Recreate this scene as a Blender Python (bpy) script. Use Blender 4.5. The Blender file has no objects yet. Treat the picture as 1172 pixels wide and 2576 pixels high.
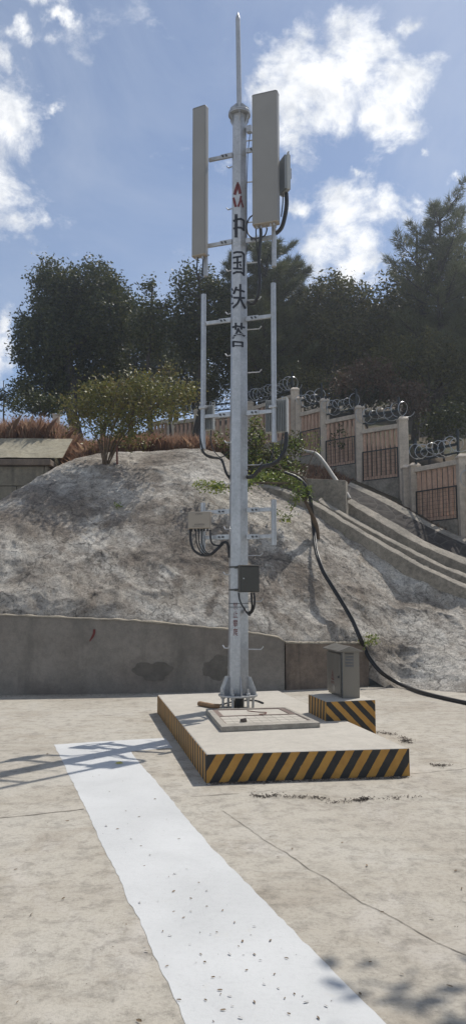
import bpy, bmesh, math, random
import numpy as np
from mathutils import Vector, Matrix
R = math.radians
rnd = random.Random(7)
rng = np.random.default_rng(11)
C = bpy.data.collections.new('place'); bpy.context.scene.collection.children.link(C)
sc = bpy.context.scene

# ---------------------------------------------------------------- camera
F = 1932.0; CX, CY = 586.0, 1288.0; PITCH = R(6.41); CAMZ = 1.6
ca, sa = math.cos(PITCH), math.sin(PITCH)
cam = bpy.data.cameras.new('camera'); cam.sensor_fit = 'VERTICAL'; cam.sensor_height = 24; cam.sensor_width = 24
cam.lens = 18; cam.clip_end = 3000; cam.clip_start = 0.05
camo = bpy.data.objects.new('camera', cam); C.objects.link(camo)
camo.location = (0, 0, CAMZ); camo.rotation_euler = (R(90)+PITCH, 0, 0); sc.camera = camo
def ray(px, py):
    up = (CY-py)/F; return Vector(((px-CX)/F, ca-up*sa, sa+up*ca))
def P(px, py, Y):                       # point on the view ray at world depth Y
    d = ray(px, py); t = Y/d.y; return Vector((d.x*t, Y, CAMZ+d.z*t))
def G(px, py, z=0.0):                   # point on the horizontal plane z
    d = ray(px, py); t = (z-CAMZ)/d.z; return Vector((d.x*t, d.y*t, z))
def Q(px, Y, z):
    t = Y*ca+(z-CAMZ)*sa; return Vector(((px-CX)/F*t, Y, z))
def PL(px, py, o, n):                   # view ray against a plane
    d = ray(px, py); c = Vector((0, 0, CAMZ)); t = (o-c).dot(n)/d.dot(n); return c+d*t

# ---------------------------------------------------------------- materials
def nt(name):
    m = bpy.data.materials.new(name); m.use_nodes = True; t = m.node_tree
    return m, t, t.nodes['Principled BSDF']
def lk(t, a, b): t.links.new(a, b)
def noise(t, scale, detail=4, rough=.55, vec=None, dist=0.0):
    n = t.nodes.new('ShaderNodeTexNoise'); n.inputs['Scale'].default_value = scale
    n.inputs['Detail'].default_value = detail; n.inputs['Roughness'].default_value = rough; n.inputs['Distortion'].default_value = dist
    if vec is not None: lk(t, vec, n.inputs['Vector'])
    return n.outputs['Fac']
def ramp(t, fac, stops):
    r = t.nodes.new('ShaderNodeValToRGB'); e = r.color_ramp.elements
    while len(e) < len(stops): e.new(.5)
    for k, (p, c) in enumerate(stops):
        e[k].position = p; e[k].color = (*c, 1) if len(c) == 3 else c
    lk(t, fac, r.inputs[0]); return r.outputs[0]
def mixc(t, fac, a, b, mode='MIX'):
    m = t.nodes.new('ShaderNodeMix'); m.data_type = 'RGBA'; m.blend_type = mode
    for s, v in ((m.inputs['Factor'], fac), (m.inputs[6], a), (m.inputs[7], b)):
        if isinstance(v, (int, float)): s.default_value = v
        elif isinstance(v, tuple): s.default_value = (*v, 1) if len(v) == 3 else v
        else: lk(t, v, s)
    return m.outputs[2]
def mth(t, op, a, b=0.0, c=None):
    m = t.nodes.new('ShaderNodeMath'); m.operation = op
    for i, v in enumerate((a, b) if c is None else (a, b, c)):
        if isinstance(v, (int, float)): m.inputs[i].default_value = v
        else: lk(t, v, m.inputs[i])
    return m.outputs[0]
def wpos(t, scale=None):
    g = t.nodes.new('ShaderNodeNewGeometry').outputs['Position']
    if scale:
        v = t.nodes.new('ShaderNodeVectorMath'); v.operation = 'MULTIPLY'; v.inputs[1].default_value = scale; lk(t, g, v.inputs[0]); g = v.outputs[0]
    return g
def bump(t, b, h, strength, dist, prev=None):
    n = t.nodes.new('ShaderNodeBump'); n.inputs['Strength'].default_value = strength; n.inputs['Distance'].default_value = dist
    lk(t, h, n.inputs['Height'])
    if prev is not None: lk(t, prev, n.inputs['Normal'])
    lk(t, n.outputs[0], b.inputs['Normal']); return n.outputs[0]
def G3(v): return (v, v, v)

def m_simple(name, col, rough=.5, metal=0.0, var=.12, scale=8, bmp=0.0, bscale=60, stretch=None):
    m, t, b = nt(name); p = wpos(t, stretch)
    f = noise(t, scale, 5, .6, p)
    c = ramp(t, f, [(.3, tuple(x*(1-var) for x in col)), (.7, tuple(min(1, x*(1+var)) for x in col))])
    lk(t, c, b.inputs['Base Color']); b.inputs['Roughness'].default_value = rough; b.inputs['Metallic'].default_value = metal
    r = noise(t, scale*2.3, 3, .5, p); rr = t.nodes.new('ShaderNodeMapRange'); lk(t, r, rr.inputs[0])
    rr.inputs[3].default_value = max(.05, rough-.12); rr.inputs[4].default_value = min(1, rough+.12); lk(t, rr.outputs[0], b.inputs['Roughness'])
    if bmp: bump(t, b, noise(t, bscale, 3, .6, p), .6, bmp)
    return m
def m_concrete(name, base, dark, stain, big=.5, bmp=.006, rough=.9, streak=False, stainamt=.5, speck=.25, warm=None):
    m, t, b = nt(name); p = wpos(t); ps = wpos(t, (1, 1, .12)) if streak else p
    c = ramp(t, noise(t, big*2.2, 7, .62, p, .4), [(.28, dark), (.62, base)])
    if warm: c = mixc(t, ramp(t, noise(t, big*.9, 5, .6, p), [(.45, G3(0)), (.62, G3(1))]), c, warm)
    s = ramp(t, noise(t, big*3.1 if streak else big*5, 8, .68, ps, .6), [(.5, G3(0)), (.72, G3(stainamt))])
    c = mixc(t, s, c, stain)
    k = ramp(t, noise(t, 55, 4, .7, p), [(.3, G3(1-speck)), (.65, G3(1.0))]); c = mixc(t, 1.0, c, k, 'MULTIPLY')
    k = ramp(t, noise(t, 9, 6, .75, p), [(.33, G3(1-speck*1.1)), (.58, G3(1.0))]); c = mixc(t, 1.0, c, k, 'MULTIPLY')
    lk(t, c, b.inputs['Base Color']); b.inputs['Roughness'].default_value = rough
    h1 = bump(t, b, noise(t, 12, 8, .65, p), .5, bmp*3)
    bump(t, b, noise(t, 140, 3, .6, p), .5, bmp*.5, h1)
    return m

M = {}
def ground_mat():
    m, t, b = nt('ground concrete'); p = wpos(t)
    c = ramp(t, noise(t, .55, 6, .6, p, .5), [(.3, (.335, .298, .245)), (.5, (.405, .37, .31)), (.68, (.44, .41, .355))])
    # scuffed brown dirt, drawn out along one direction
    pd = wpos(t, (.9, 1.3, 1)); s = ramp(t, noise(t, 1.4, 9, .68, pd, .5), [(.52, G3(0)), (.7, G3(.6))])
    c = mixc(t, s, c, (.235, .195, .145))
    s = ramp(t, noise(t, .9, 8, .7, wpos(t, (1.7, .9, 1)), 1.2), [(.53, G3(0)), (.7, G3(.5))]); c = mixc(t, s, c, (.49, .455, .41))
    k = ramp(t, noise(t, 7, 9, .78, p, .3), [(.37, G3(.6)), (.52, G3(1))]); c = mixc(t, .8, c, k, 'MULTIPLY')
    k = ramp(t, noise(t, 42, 5, .75, p), [(.32, G3(.72)), (.5, G3(1)), (.75, G3(1.08))]); c = mixc(t, .8, c, k, 'MULTIPLY')
    v = t.nodes.new('ShaderNodeTexVoronoi'); v.feature = 'DISTANCE_TO_EDGE'; v.inputs['Scale'].default_value = .42
    pn = t.nodes.new('ShaderNodeVectorMath'); pn.operation = 'ADD'
    nc = t.nodes.new('ShaderNodeTexNoise'); nc.inputs['Scale'].default_value = 1.3; nc.inputs['Detail'].default_value = 8; lk(t, p, nc.inputs['Vector'])
    lk(t, p, pn.inputs[0]); lk(t, nc.outputs['Color'], pn.inputs[1]); lk(t, pn.outputs[0], v.inputs['Vector'])
    ck = ramp(t, v.outputs['Distance'], [(.0, G3(.7)), (.006, G3(1))]); c = mixc(t, .55, c, ck, 'MULTIPLY')
    lk(t, c, b.inputs['Base Color']); b.inputs['Roughness'].default_value = .92
    h1 = bump(t, b, noise(t, 9, 9, .7, p), .5, .02); bump(t, b, noise(t, 110, 4, .7, p), .6, .004, h1)
    return m
M['ground'] = ground_mat()
M['pad'] = m_concrete('pad concrete', (.47, .435, .375), (.42, .385, .33), (.33, .31, .28), .8, .003, .85, stainamt=.3, speck=.12)
M['pad2'] = m_concrete('cover concrete', (.40, .365, .31), (.32, .29, .25), (.22, .2, .18), 1.5, .004, .9, stainamt=.4, speck=.25)
M['wall'] = m_concrete('retaining wall concrete', (.29, .26, .225), (.21, .192, .168), (.125, .115, .10), .45, .006, .9, streak=True, stainamt=.75, speck=.2, warm=(.16, .135, .115))
M['wall2'] = m_concrete('stained wall concrete', (.25, .195, .15), (.16, .125, .10), (.065, .055, .046), .9, .008, .9, streak=True, stainamt=.8, speck=.3)
M['cap'] = m_concrete('wall cap mortar', (.40, .35, .27), (.3, .26, .2), (.2, .17, .13), 1.2, .01, .95, speck=.3)
M['flume'] = m_concrete('drain concrete', (.40, .355, .29), (.25, .225, .185), (.085, .078, .066), .9, .01, .92, stainamt=.7, speck=.35)
M['post'] = m_concrete('fence concrete', (.66, .57, .465), (.52, .445, .365), (.33, .28, .23), 1.6, .006, .9, streak=True, stainamt=.6, speck=.25)
M['slat'] = m_concrete('fence slat concrete', (.64, .42, .305), (.50, .33, .24), (.31, .215, .165), 1.6, .006, .9, streak=True, stainamt=.5, speck=.25)
M['block'] = m_concrete('block wall concrete', (.33, .29, .22), (.2, .18, .145), (.06, .058, .052), .7, .01, .92, streak=True, stainamt=.85, speck=.3)
def slope_mat():
    m, t, b = nt('sprayed concrete'); p = wpos(t)
    c = ramp(t, noise(t, .9, 8, .66, p, .5), [(.32, (.26, .215, .17)), (.47, (.52, .465, .395)), (.64, (.75, .705, .63))])
    s = ramp(t, noise(t, 1.5, 9, .72, p, .8), [(.5, G3(0)), (.62, G3(.6))]); c = mixc(t, s, c, (.17, .14, .115))
    s = ramp(t, noise(t, .8, 7, .7, wpos(t, (1, 1, .5)), .3), [(.6, G3(0)), (.72, G3(.6))]); c = mixc(t, s, c, (.30, .215, .11))
    for (cx_, cy_, cz_), rr_ in (((-1.2, 14.6, 3.1), 2.1), ((.35, 14.3, 2.6), 1.9), ((-3.6, 15.0, 3.4), 1.5), ((1.3, 14.2, 2.0), 1.3), ((-2.2, 16.4, 4.6), 1.2)):   # brown patches: soil stain plus shrub shadows painted into the concrete colour
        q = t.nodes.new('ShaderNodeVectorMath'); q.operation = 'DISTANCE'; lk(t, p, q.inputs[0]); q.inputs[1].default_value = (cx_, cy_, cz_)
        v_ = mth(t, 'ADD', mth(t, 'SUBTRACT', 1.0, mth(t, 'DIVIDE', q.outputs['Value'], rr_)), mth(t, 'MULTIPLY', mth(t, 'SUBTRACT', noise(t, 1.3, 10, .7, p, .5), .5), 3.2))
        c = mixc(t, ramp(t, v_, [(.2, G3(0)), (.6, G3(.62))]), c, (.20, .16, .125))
    v = t.nodes.new('ShaderNodeTexVoronoi'); v.feature = 'DISTANCE_TO_EDGE'; v.inputs['Scale'].default_value = .55
    nc = t.nodes.new('ShaderNodeTexNoise'); nc.inputs['Scale'].default_value = 1.6; nc.inputs['Detail'].default_value = 9; lk(t, p, nc.inputs['Vector'])
    pn = t.nodes.new('ShaderNodeVectorMath'); pn.operation = 'MULTIPLY_ADD'; lk(t, nc.outputs['Color'], pn.inputs[0]); pn.inputs[1].default_value = (1.6, 1.6, 1.6); lk(t, p, pn.inputs[2]); lk(t, pn.outputs[0], v.inputs['Vector'])
    ck = ramp(t, v.outputs['Distance'], [(.0, G3(.3)), (.012, G3(.85)), (.03, G3(1))]); c = mixc(t, .8, c, ck, 'MULTIPLY')
    n2 = noise(t, 10, 9, .8, p, 1.2)
    k = ramp(t, n2, [(.38, G3(.22)), (.47, G3(.8)), (.6, G3(1.1))]); c = mixc(t, .85, c, k, 'MULTIPLY')
    k = ramp(t, noise(t, 34, 5, .8, p, .6), [(.36, G3(.45)), (.55, G3(1.1))]); c = mixc(t, .7, c, k, 'MULTIPLY')
    lk(t, c, b.inputs['Base Color']); b.inputs['Roughness'].default_value = .95
    h1 = bump(t, b, n2, .8, .09); bump(t, b, noise(t, 50, 5, .7, p), .8, .02, h1)
    return m
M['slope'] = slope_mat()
def soil_mat():
    m, t, b = nt('hillside soil'); p = wpos(t)
    c = ramp(t, noise(t, 1.2, 8, .7, p), [(.3, (.03, .027, .016)), (.5, (.075, .055, .032)), (.7, (.14, .095, .055))])
    c = mixc(t, ramp(t, noise(t, .7, 5, .6, p), [(.5, G3(0)), (.65, G3(.8))]), c, (.06, .07, .025))
    lk(t, c, b.inputs['Base Color']); b.inputs['Roughness'].default_value = 1
    bump(t, b, noise(t, 14, 8, .7, p), .8, .06); return m
M['soil'] = soil_mat()
def masonry_mat():
    m, t, b = nt('rubble masonry'); p = wpos(t)
    v = t.nodes.new('ShaderNodeTexVoronoi'); v.feature = 'DISTANCE_TO_EDGE'; v.inputs['Scale'].default_value = 2.6; lk(t, p, v.inputs['Vector'])
    e = ramp(t, v.outputs['Distance'], [(.012, G3(1)), (.035, G3(0))])
    c = ramp(t, noise(t, 5, 7, .7, p), [(.3, (.022, .019, .017)), (.7, (.07, .058, .05))])
    c = mixc(t, e, c, (.085, .076, .066)); lk(t, c, b.inputs['Base Color']); b.inputs['Roughness'].default_value = .95
    bump(t, b, v.outputs['Distance'], .8, .05); return m
M['masonry'] = masonry_mat()
def galv_mat(name, base=.42, rough=.42, metal=.85):
    m, t, b = nt(name); p = wpos(t)
    v = t.nodes.new('ShaderNodeTexVoronoi'); v.inputs['Scale'].default_value = 38; lk(t, p, v.inputs['Vector'])
    c = ramp(t, v.outputs['Color'], [(.1, (base*.9, base*.92, base*.94)), (.9, (base*1.1, base*1.11, base*1.13))])
    s = ramp(t, noise(t, 3.2, 6, .65, wpos(t, (1, 1, .35)), .4), [(.3, G3(.8)), (.6, G3(1.04))]); c = mixc(t, 1.0, c, s, 'MULTIPLY')
    s = ramp(t, noise(t, 9, 7, .7, wpos(t, (2, 2, .3)), 1), [(.62, G3(0)), (.76, G3(.25))]); c = mixc(t, s, c, (.5, .5, .48))
    lk(t, c, b.inputs['Base Color']); b.inputs['Metallic'].default_value = metal
    r = t.nodes.new('ShaderNodeMapRange'); lk(t, noise(t, 14, 4, .6, p), r.inputs[0]); r.inputs[3].default_value = rough-.12; r.inputs[4].default_value = rough+.2
    lk(t, r.outputs[0], b.inputs['Roughness']); bump(t, b, noise(t, 60, 3, .5, p), .25, .001)
    return m
M['galv'] = galv_mat('galvanised steel', .46, .36, .6)
M['galv2'] = galv_mat('galvanised pipe', .44, .34, .6)
M['panel'] = m_simple('antenna plastic', (.25, .24, .222), .45, 0, .05, 2.5)
M['panelrim'] = m_simple('antenna rim plastic', (.16, .155, .145), .5, 0, .05, 3)
M['rru'] = m_simple('radio unit casing', (.42, .42, .40), .45, .2, .05, 5)
M['fin'] = m_simple('heat sink fins', (.24, .25, .25), .5, .3, .08, 5)
M['boxbeige'] = m_simple('beige enamel', (.33, .285, .23), .5, 0, .05, 4)
M['boxdark'] = m_simple('dark stainless sheet', (.075, .073, .066), .4, .4, .12, 4, 0, 60, (1, 1, .2))
M['steel'] = m_simple('brushed stainless', (.21, .195, .172), .4, .6, .1, 5, 0, 60, (1, 1, .15))
M['cable'] = m_simple('black cable rubber', (.013, .013, .015), .42, 0, .2, 10)
M['bolt'] = m_simple('dark bolt steel', (.10, .105, .11), .45, .8, .2, 30)
M['ink'] = m_simple('dark blue black paint', (.014, .016, .024), .6, 0, .25, 22)
M['redink'] = m_simple('dark red paint', (.14, .018, .018), .6, 0, .2, 22)
M['greyink'] = m_simple('grey print', (.09, .085, .08), .6)
M['wirecoil'] = m_simple('razor wire steel', (.36, .37, .38), .35, .8, .15, 20)
M['blackiron'] = m_simple('blackened iron', (.015, .02, .022), .5, .2, .2, 10)
M['bark'] = m_simple('bark', (.045, .037, .03), .95, 0, .35, 9, .01, 40)
M['twig'] = m_simple('twig bark', (.10, .07, .045), .9, 0, .3, 9)
M['rust'] = m_simple('rust brown wood', (.14, .055, .04), .8, 0, .3, 12)
M['wood'] = m_simple('raw brown wood', (.24, .145, .075), .85, 0, .35, 18, .004, 60, (1, 4, 4))
M['stone'] = m_simple('stone chip', (.12, .095, .08), .9, 0, .3, 20, .004)
M['pipe'] = m_simple('grey plastic pipe', (.36, .34, .31), .5)
M['deadleaf'] = m_simple('dead leaf', (.15, .105, .06), .8, 0, .45, 3)
M['yleaf'] = m_simple('yellow leaf', (.42, .38, .10), .8, 0, .2, 30)
M['litter'] = m_simple('dark litter', (.10, .08, .065), .95, 0, .4, 9)
M['crack'] = m_simple('crack dirt', (.20, .175, .145), .95, 0, .3, 12)
def white_mat():
    m, t, b = nt('white road paint'); p = wpos(t)
    c = ramp(t, noise(t, 1.3, 7, .6, p, .4), [(.3, (.455, .46, .455)), (.65, (.54, .545, .54))])
    k = ramp(t, noise(t, 30, 6, .75, p), [(.3, G3(.88)), (.5, G3(1))]); c = mixc(t, .7, c, k, 'MULTIPLY')
    w = ramp(t, noise(t, 4, 12, .85, p, .6), [(.58, G3(0)), (.72, G3(.5))]); c = mixc(t, w, c, (.55, .50, .40))
    lk(t, c, b.inputs['Base Color']); b.inputs['Roughness'].default_value = .7
    bump(t, b, noise(t, 60, 5, .7, p), .35, .004); return m
M['white'] = white_mat()
def stripe_mat(name, du, dv, period, k, phase=0.0, duty=.5, zs=1.0):
    """yellow and black hazard paint: du = horizontal unit direction on the face"""
    m, t, b = nt(name); p = wpos(t)
    d = t.nodes.new('ShaderNodeVectorMath'); d.operation = 'DOT_PRODUCT'; lk(t, p, d.inputs[0]); d.inputs[1].default_value = (du[0], du[1], -k)
    wv = noise(t, 14, 4, .6, p); a = mth(t, 'ADD', d.outputs['Value'], mth(t, 'MULTIPLY', wv, .016))
    fr = mth(t, 'FRACT', mth(t, 'ADD', mth(t, 'DIVIDE', a, period), 100+phase))
    s = mth(t, 'GREATER_THAN', fr, duty)
    y = ramp(t, noise(t, 6, 6, .7, p), [(.3, (.36, .18, .035)), (.6, (.47, .25, .05))])
    bl = ramp(t, noise(t, 8, 6, .7, p), [(.3, (.014, .014, .014)), (.7, (.035, .033, .03))])
    c = mixc(t, s, bl, y)
    w = ramp(t, noise(t, 22, 8, .8, p), [(.64, G3(0)), (.70, G3(.8))]); c = mixc(t, w, c, (.30, .26, .2))
    lk(t, c, b.inputs['Base Color']); b.inputs['Roughness'].default_value = .65
    bump(t, b, noise(t, 45, 6, .7, p), .5, .004); return m
def leaf_mat(name, cols, rough=.42, trans=.3, spec=.5):
    m, t, b = nt(name); g = t.nodes.new('ShaderNodeNewGeometry')
    n = noise(t, .9, 3, .6, g.outputs['Position'])
    a = mth(t, 'ADD', mth(t, 'MULTIPLY', g.outputs['Random Per Island'], .55), mth(t, 'MULTIPLY', n, .5))
    c = ramp(t, a, [(.15+.7*i/(len(cols)-1), q) for i, q in enumerate(cols)])
    lk(t, c, b.inputs['Base Color']); b.inputs['Roughness'].default_value = rough
    b.inputs['Specular IOR Level'].default_value = spec
    tr = t.nodes.new('ShaderNodeBsdfTranslucent'); lk(t, c, tr.inputs['Color'])
    mx = t.nodes.new('ShaderNodeMixShader'); mx.inputs[0].default_value = trans
    lk(t, b.outputs[0], mx.inputs[1]); lk(t, tr.outputs[0], mx.inputs[2]); lk(t, mx.outputs[0], t.nodes['Material Output'].inputs[0])
    return m
M['leafdark'] = leaf_mat('dark broadleaf', [(.028, .038, .014), (.055, .066, .02), (.11, .11, .032)], .5, .28, .3)
M['leafmid'] = leaf_mat('mid broadleaf', [(.042, .048, .018), (.08, .085, .026), (.16, .14, .045)], .5, .3, .3)
M['needle'] = leaf_mat('pine needles', [(.05, .062, .028), (.085, .10, .04), (.15, .15, .065)], .5, .3, .4)
M['olive'] = leaf_mat('olive yellow leaves', [(.06, .075, .018), (.13, .135, .032), (.22, .20, .055), (.16, .10, .03)], .5, .3, .4)
M['green'] = leaf_mat('bright green leaves', [(.07, .11, .02), (.16, .22, .04), (.32, .32, .07)], .45, .35, .5)
M['redleaf'] = leaf_mat('reddish brown leaves', [(.05, .04, .025), (.10, .06, .04), (.15, .10, .06)], .5, .25, .4)
M['dry'] = leaf_mat('dry grass', [(.22, .115, .08), (.34, .20, .135), (.46, .33, .23)], .7, .45, .2)
M['petal'] = m_simple('white petals', (.65, .62, .5), .7)

# ---------------------------------------------------------------- mesh helpers
WORLD = {}
def org(o): return WORLD.get(o.name, Vector((0, 0, 0)))
def link_mesh(name, me, mat, parent=None, origin=None):
    o = bpy.data.objects.new(name, me); C.objects.link(o)
    for mm in (mat if isinstance(mat, (list, tuple)) else [mat]): me.materials.append(mm)
    if parent is not None:
        o.parent = parent; o.location = origin-org(parent)
    else: o.location = origin
    WORLD[o.name] = Vector(origin); return o
def tag(o, label=None, cat=None, group=None, kind=None):
    if label: o['label'] = label
    if cat: o['category'] = cat
    if group: o['group'] = group
    if kind: o['kind'] = kind
    return o
def thing(name, loc, label, cat, group=None):
    o = bpy.data.objects.new(name, None); C.objects.link(o); o.location = loc; o.empty_display_size = .1
    WORLD[o.name] = Vector(loc); return tag(o, label, cat, group)
class MB:
    def __init__(s): s.v = []; s.f = []; s.mi = []
    def add(s, vs, fs, mi=0):
        b = len(s.v); s.v += [Vector(v) for v in vs]; s.f += [tuple(b+i for i in f) for f in fs]; s.mi += [mi]*len(fs); return s
    def box(s, c, size, ax=None, mi=0):
        """ax: (right, forward, up) unit vectors"""
        r, f, u = ax or (Vector((1, 0, 0)), Vector((0, 1, 0)), Vector((0, 0, 1))); c = Vector(c); h = [x/2 for x in size]
        vs = [c+r*(h[0]*i)+f*(h[1]*j)+u*(h[2]*k) for k in (-1, 1) for i, j in ((-1, -1), (1, -1), (1, 1), (-1, 1))]
        return s.add(vs, [(3, 2, 1, 0), (4, 5, 6, 7), (0, 1, 5, 4), (1, 2, 6, 5), (2, 3, 7, 6), (3, 0, 4, 7)], mi)
    def hexa(s, bot, top, mi=0):
        n = len(bot); vs = list(bot)+list(top)
        return s.add(vs, [tuple(range(n))[::-1], tuple(range(n, 2*n))]+[(i, (i+1) % n, n+(i+1) % n, n+i) for i in range(n)], mi)
    def loft(s, rings, mi=0, caps=True):
        n = len(rings[0]); vs = [v for r in rings for v in r]; fs = []
        for k in range(len(rings)-1):
            fs += [(k*n+i, k*n+(i+1) % n, (k+1)*n+(i+1) % n, (k+1)*n+i) for i in range(n)]
        if caps: fs += [tuple(range(n))[::-1], tuple(range((len(rings)-1)*n, len(rings)*n))]
        return s.add(vs, fs, mi)
    def tube(s, pts, r, n=8, mi=0):
        pts = [Vector(p) for p in pts]; rs = r if isinstance(r, (list, tuple)) else [r]*len(pts); rings = []; prev = None
        for i, p in enumerate(pts):
            d = (pts[min(i+1, len(pts)-1)]-pts[max(i-1, 0)]).normalized()
            if prev is None:
                a = Vector((0, 0, 1)) if abs(d.z) < .9 else Vector((1, 0, 0)); x = d.cross(a).normalized()
            else: x = (prev-d*prev.dot(d)).normalized()
            prev = x; y = d.cross(x)
            rings.append([p+(x*math.cos(2*math.pi*k/n)+y*math.sin(2*math.pi*k/n))*rs[i] for k in range(n)])
        return s.loft(rings, mi)
    def build(s, name, mat, parent=None, origin=None, smooth=False, bevel=0, seg=2):
        if origin is None:
            if parent is not None: origin = org(parent)
            else:
                n = len(s.v); origin = Vector((sum(v.x for v in s.v)/n, sum(v.y for v in s.v)/n, min(v.z for v in s.v)))
        origin = Vector(origin)
        me = bpy.data.meshes.new(name); me.from_pydata([v-origin for v in s.v], [], s.f)
        bm = bmesh.new(); bm.from_mesh(me); bmesh.ops.recalc_face_normals(bm, faces=bm.faces); bm.to_mesh(me); bm.free()
        o = link_mesh(name, me, mat, parent, origin)
        me.polygons.foreach_set('material_index', s.mi)
        if smooth: me.polygons.foreach_set('use_smooth', [True]*len(me.polygons)); me.set_sharp_from_angle(angle=R(40))
        if bevel:
            b = o.modifiers.new('bevel', 'BEVEL'); b.width = bevel; b.segments = seg; b.limit_method = 'ANGLE'; b.harden_normals = False
        return o
def cat(pts, sub=6):
    pts = [Vector(p) for p in pts]; out = []
    for i in range(len(pts)-1):
        p0 = pts[max(i-1, 0)]; p1 = pts[i]; p2 = pts[i+1]; p3 = pts[min(i+2, len(pts)-1)]
        for k in range(sub):
            t = k/sub; out.append(.5*((2*p1)+(p2-p0)*t+(2*p0-5*p1+4*p2-p3)*t*t+(3*p1-p0-3*p2+p3)*t**3))
    return out+[pts[-1]]
def np_mesh(name, V, Fc, mat, parent=None, origin=(0, 0, 0), smooth=False):
    """V (n,3) array, Fc (m,k) index array"""
    me = bpy.data.meshes.new(name); V = np.asarray(V, np.float32)-np.array(origin, np.float32)[None]; Fc = np.asarray(Fc, np.int32)
    k = Fc.shape[1]; me.vertices.add(len(V)); me.vertices.foreach_set('co', V.ravel()); me.loops.add(Fc.size); me.loops.foreach_set('vertex_index', Fc.ravel())
    me.polygons.add(len(Fc)); me.polygons.foreach_set('loop_start', np.arange(0, Fc.size, k, dtype=np.int32)); me.polygons.foreach_set('loop_total', np.full(len(Fc), k, np.int32))
    if smooth: me.polygons.foreach_set('use_smooth', np.ones(len(Fc), bool))
    me.update(calc_edges=True); return link_mesh(name, me, mat, parent, Vector(origin))
def vnoise(Pt, scale, seed=0, octs=4, gain=.5):
    """fractal value noise, Pt (n,3)"""
    out = np.zeros(len(Pt)); amp = 1.0; tot = 0
    for o in range(octs):
        q = Pt*scale*(2**o)+seed*17.3+o*5.1; i = np.floor(q).astype(np.int64); f = q-i; f = f*f*(3-2*f); r = 0
        for dx in (0, 1):
            for dy in (0, 1):
                for dz in (0, 1):
                    h = ((i[:, 0]+dx)*374761393+(i[:, 1]+dy)*668265263+(i[:, 2]+dz)*2147483647+seed*144665) & 0xffffffff
                    h = (h ^ (h >> 13))*1274126177 & 0xffffffff; h = (h ^ (h >> 16))/4294967295.0
                    r = r+h*(f[:, 0] if dx else 1-f[:, 0])*(f[:, 1] if dy else 1-f[:, 1])*(f[:, 2] if dz else 1-f[:, 2])
        out += amp*(r*2-1); tot += amp; amp *= gain
    return out/tot

# ---------------------------------------------------------------- ground
g = MB(); g.add([(-400, -60, 0), (400, -60, 0), (400, 500, 0), (-400, 500, 0)], [(0, 1, 2, 3)])
tag(g.build('ground', M['ground'], origin=(0, 0, 0)), 'bare weathered concrete yard in full sun', kind='structure')
def sheet(name, pix, z, mat, label, wob=0.0):
    pts = []
    for i in range(len(pix)):
        a = G(*pix[i], z); b = G(*pix[(i+1) % len(pix)], z); n = max(1, int((b-a).length/.06))
        for k in range(n):
            p = a.lerp(b, k/n); pts.append(p+Vector((rnd.uniform(-wob, wob), rnd.uniform(-wob, wob), 0)))
    m = MB(); m.add(pts, [tuple(range(len(pts)))]); return tag(m.build(name, mat), label, kind='structure')
pix = [(137, 1873), (270, 1864), (416, 1856), (434, 1881), (330, 1890), (352, 1920), (415, 1990), (470, 2060), (540, 2140), (625, 2226), (700, 2303), (775, 2380), (860, 2464), (940, 2545), (1010, 2615), (1080, 2690), (560, 2760),
       (500, 2650), (470, 2576), (430, 2490), (395, 2420), (352, 2312), (325, 2270), (300, 2205), (262, 2135), (240, 2085), (205, 2010), (165, 1930)]
sheet('painted_marking', pix, .002, M['white'], 'broad white painted marking running toward the viewer', .005)
def crackline(name, pix, w, label):
    pts = [G(*p, .003) for p in pix]; fine = []
    for a, b in zip(pts, pts[1:]):
        n = max(2, int((b-a).length/.05)); fine += [a.lerp(b, k/n) for k in range(n)]
    fine.append(pts[-1]); m = MB(); L = []; Rr = []; off = 0
    for i, p in enumerate(fine):
        off = off*.85+rnd.uniform(-.008, .008); ww = w*rnd.uniform(.4, 1.2); d = (pts[-1]-pts[0]).normalized(); n = Vector((-d.y, d.x, 0)); p = p+n*off
        L.append(p+n*ww/2); Rr.append(p-n*ww/2)
    k = len(fine); m.add(L+Rr, [(i, i+1, k+i+1, k+i) for i in range(k-1)]); tag(m.build(name, M['crack']), label, kind='structure')
crackline('ground_crack', [(560, 2040), (660, 2110), (770, 2180), (900, 2260), (1010, 2322), (1100, 2368), (1175, 2402)], .006, 'long dark crack across the concrete to the lower right')
crackline('ground_joint', [(-60, 2064), (70, 2052), (212, 2035)], .016, 'joint in the concrete left of the white marking')
crackline('ground_joint', [(480, 2003), (600, 1995)], .012, 'short faint joint before the striped pad')
crackline('ground_joint', [(1030, 1947), (1110, 1940), (1260, 1925)], .01, 'joint in the concrete right of the striped pad')

# ---------------------------------------------------------------- pad
PZ = .246
padb = [G(519, 1970), G(1029, 1952)]
fl, fr_ = padb; bl = G(397, 1748, PZ); br = G(700.6, 1737.4, PZ)
bl = Vector((bl.x, bl.y, 0)); br = Vector((br.x, br.y, 0))
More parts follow.
